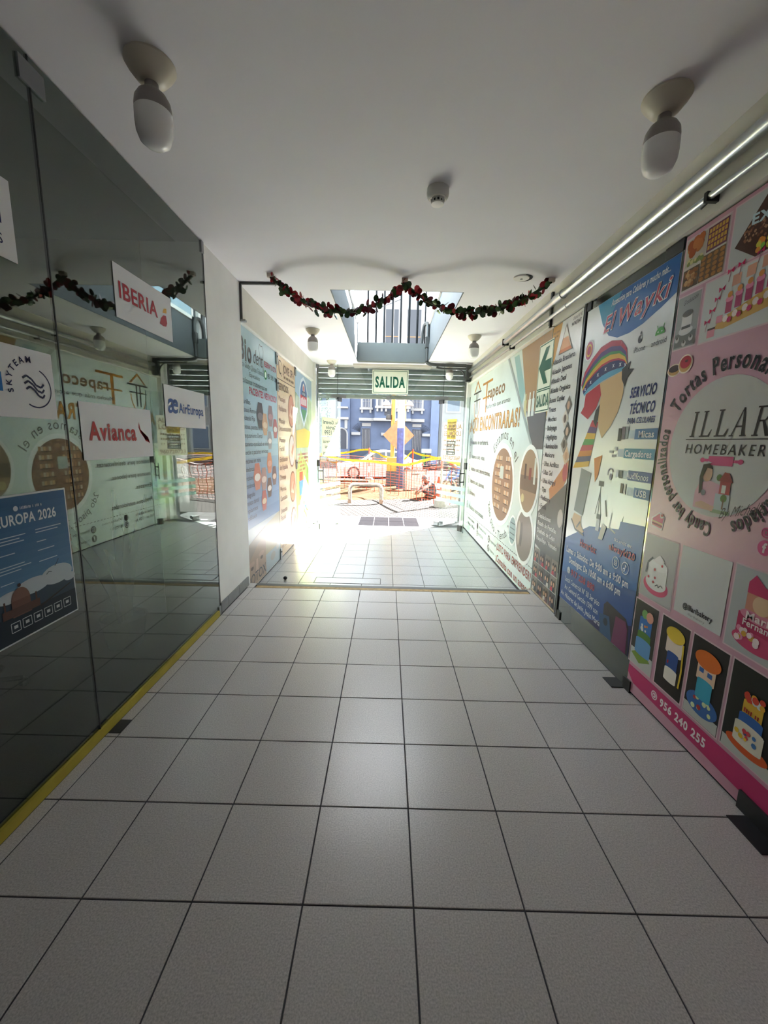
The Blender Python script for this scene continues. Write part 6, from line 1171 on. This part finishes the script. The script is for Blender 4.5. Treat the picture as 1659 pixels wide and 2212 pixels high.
hb_box('roof_cornice', -4.45, 4.25, 7.4, 7.65, 0.5, M_tr_, b=0.05)
# pale house to the left with slim trees, pale house to the right
def house(label, x0, x1, h, wallc, wins, y=35.0):
    t = tag(empty('house', ((x0 + x1) / 2, y, ZG)), label, 'building'); o = (x0 + x1) / 2
    MB().box(x0 - o, x1 - o, 0, 8, 0, h, wallc).build('wall', t)
    for wx, wz, ww, wh in wins:
        f = MB().box(wx - o - 0.12, wx + ww - o + 0.12, -0.1, 0.02, wz - 0.12, wz + wh + 0.12, M_tr_).build('window', t)
        MB().box(wx - o, wx + ww - o, -0.14, -0.1, wz, wz + wh, M_gl).build('pane', f)
    MB().box(x0 - o - 0.1, x1 - o + 0.1, -0.3, 0.1, h - 0.3, h, M_tr_, 0.04).build('roof_cornice', t)
    return t
house('pale teal house left of the blue one', -16, -4.55, 7.4, mat('pale_teal', (0.20, 0.24, 0.25), 0.8, noise=(1, 0.1)), [(-14.5, 1.2, 1.3, 1.8), (-12.3, 1.2, 1.3, 1.8), (-10, 1.2, 1.3, 1.8), (-7.6, 1.2, 1.3, 2.0), (-14.5, 4.6, 1.3, 1.7), (-12.3, 4.6, 1.3, 1.7), (-9.8, 4.6, 1.3, 1.7), (-6.6, 4.6, 1.3, 1.7)])
house('off-white and rose house right of the blue one', 4.4, 18, 7.8, mat('rose_white', (0.20, 0.185, 0.185), 0.8, noise=(1, 0.1)), [(4.8, 4.4, 1.0, 1.9), (6.8, 4.4, 1.2, 1.9), (9, 4.4, 1.2, 1.9), (5.0, 0.9, 1.2, 1.8), (7.2, 0.3, 1.2, 2.4), (9.6, 0.9, 1.4, 1.8), (12, 4.4, 1.2, 1.9), (12, 0.9, 1.4, 1.8)])
tw = tag(empty('apartment_block', (1.0, 42, ZG)), 'white apartment block with two tall dark windows seen through the light well', 'building')
MB().box(-2.1, 12, 1.2, 10, 0, 16.2, mat('block_white', (0.36, 0.40, 0.43), 0.7)).build('wall', tw)
for x0, x1 in ((-1.70, -0.32), (0.36, 1.92)):
    f = MB().box(x0 - 0.12, x1 + 0.12, 1.05, 1.22, 9.5, 14.85, M_tr_).build('window', tw); MB().box(x0, x1, 1.0, 1.06, 9.6, 14.7, mat('dark_pane', (0.045, 0.05, 0.06), 0.3)).build('pane', f); MB().box(x0, x1, 0.97, 1.0, 12.1, 12.18, mat('ochre_rail', (0.25, 0.14, 0.06), 0.6)).build('rail', f)
# slim trees at the left
rg = random.Random(21)
for i, (x, y, h) in enumerate(((-4.6, 30.5, 5.6), (-5.3, 31.2, 6.2), (-6.1, 30.2, 5.0), (-6.9, 31.4, 6.0))):
    t = tag(empty('slender_tree', (x, y, ZG - 0.02)), ('slender street tree nearest the blue house', 'taller slender street tree second from the blue house', 'short slender street tree third from the blue house', 'slender street tree farthest from the blue house')[i], 'tree', 'slender trees across the street')
    MB().tube([(0, 0, 0), (0.05, 0, h * 0.5), (0.02, 0, h)], [0.07, 0.05, 0.025], mat('trunk', (0.06, 0.055, 0.045), 0.9), 8).build('trunk', t, True)
    mb = MB(); lf = mat('tree_leaf', (0.05, 0.10, 0.055), 0.7)
    for k in range(130):
        z = h * rg.uniform(0.45, 1.02); a = rg.uniform(0, 6.28); r = rg.uniform(0.02, 0.32) * (1.1 - 0.5 * z / h); c = Vector((r * math.cos(a), r * math.sin(a), z)); u = Vector((rg.uniform(-1, 1), rg.uniform(-1, 1), rg.uniform(-1, 1))).normalized() * 0.10; v = u.cross(Vector((rg.uniform(-1, 1), rg.uniform(-1, 1), 0.3))).normalized() * 0.05
        mb.add([c - u, c - v, c + u, c + v], [(0, 1, 2, 3)], lf)
    mb.build('foliage', t)['kind'] = 'stuff'
# bins and meter box by the far wall, small shrub
bn = tag(empty('litter_bin', (2.75, 31.5, ZG)), 'green and dark litter bin by the blue house', 'bin')
MB().box(-0.25, 0.02, -0.2, 0.2, 0, 0.95, mat('bin_green', (0.03, 0.12, 0.05), 0.6), 0.03).build('green_body', bn); MB().box(0.05, 0.45, -0.2, 0.2, 0, 0.95, M_ir, 0.03).build('dark_body', bn); MB().box(-0.28, 0.48, -0.24, 0.24, 0.95, 1.3, mat('bin_lid', (0.3, 0.33, 0.33), 0.5), 0.06).build('lid', bn)
sh2 = tag(empty('small_shrub', (4.3, 25.0, ZG - 0.12)), 'small bright green shrub seen through the right entrance glass', 'shrub'); mb = MB(); lf = mat('shrub_leaf', (0.12, 0.20, 0.05), 0.7)
for k in range(260):
    c = Vector((rg.gauss(0, 0.35), rg.gauss(0, 0.3), 0.35 + abs(rg.gauss(0, 0.3)))); u = Vector((rg.uniform(-1, 1), rg.uniform(-1, 1), rg.uniform(-1, 1))).normalized() * 0.09; v = u.cross(Vector((rg.uniform(-1, 1), rg.uniform(-1, 1), 0.3))).normalized() * 0.045
    mb.add([c - u, c - v, c + u, c + v], [(0, 1, 2, 3)], lf)
mb.build('foliage', sh2)['kind'] = 'stuff'; MB().tube([(0, 0, 0), (0, 0, 0.5)], 0.03, mat('trunk', (0.06, 0.055, 0.045), 0.9), 6).build('stem', sh2)
# overhead cables
M_cab = mat('cable', (0.02, 0.02, 0.022), 0.6)
for i, (a, b, sg, lb) in enumerate((((-14, 26, 6.0), (0.3, 15.3, 6.6), 0.5, 'overhead cable crossing to the concrete pole from the left'), ((0.3, 15.3, 7.2), (14, 26, 6.2), 0.6, 'upper overhead cable leaving the concrete pole to the right'), ((0.3, 15.3, 5.2), (16, 33, 4.2), 0.7, 'lower overhead cable leaving the concrete pole to the right'))):
    a, b = Vector(a), Vector(b); tag(MB().tube([a.lerp(b, k / 16) - Vector((0, 0, sg * 4 * (k / 16) * (1 - k / 16))) - a for k in range(17)], 0.012, M_cab, 5).build('overhead_cable', None, False, a), lb, 'cable', 'overhead cables')
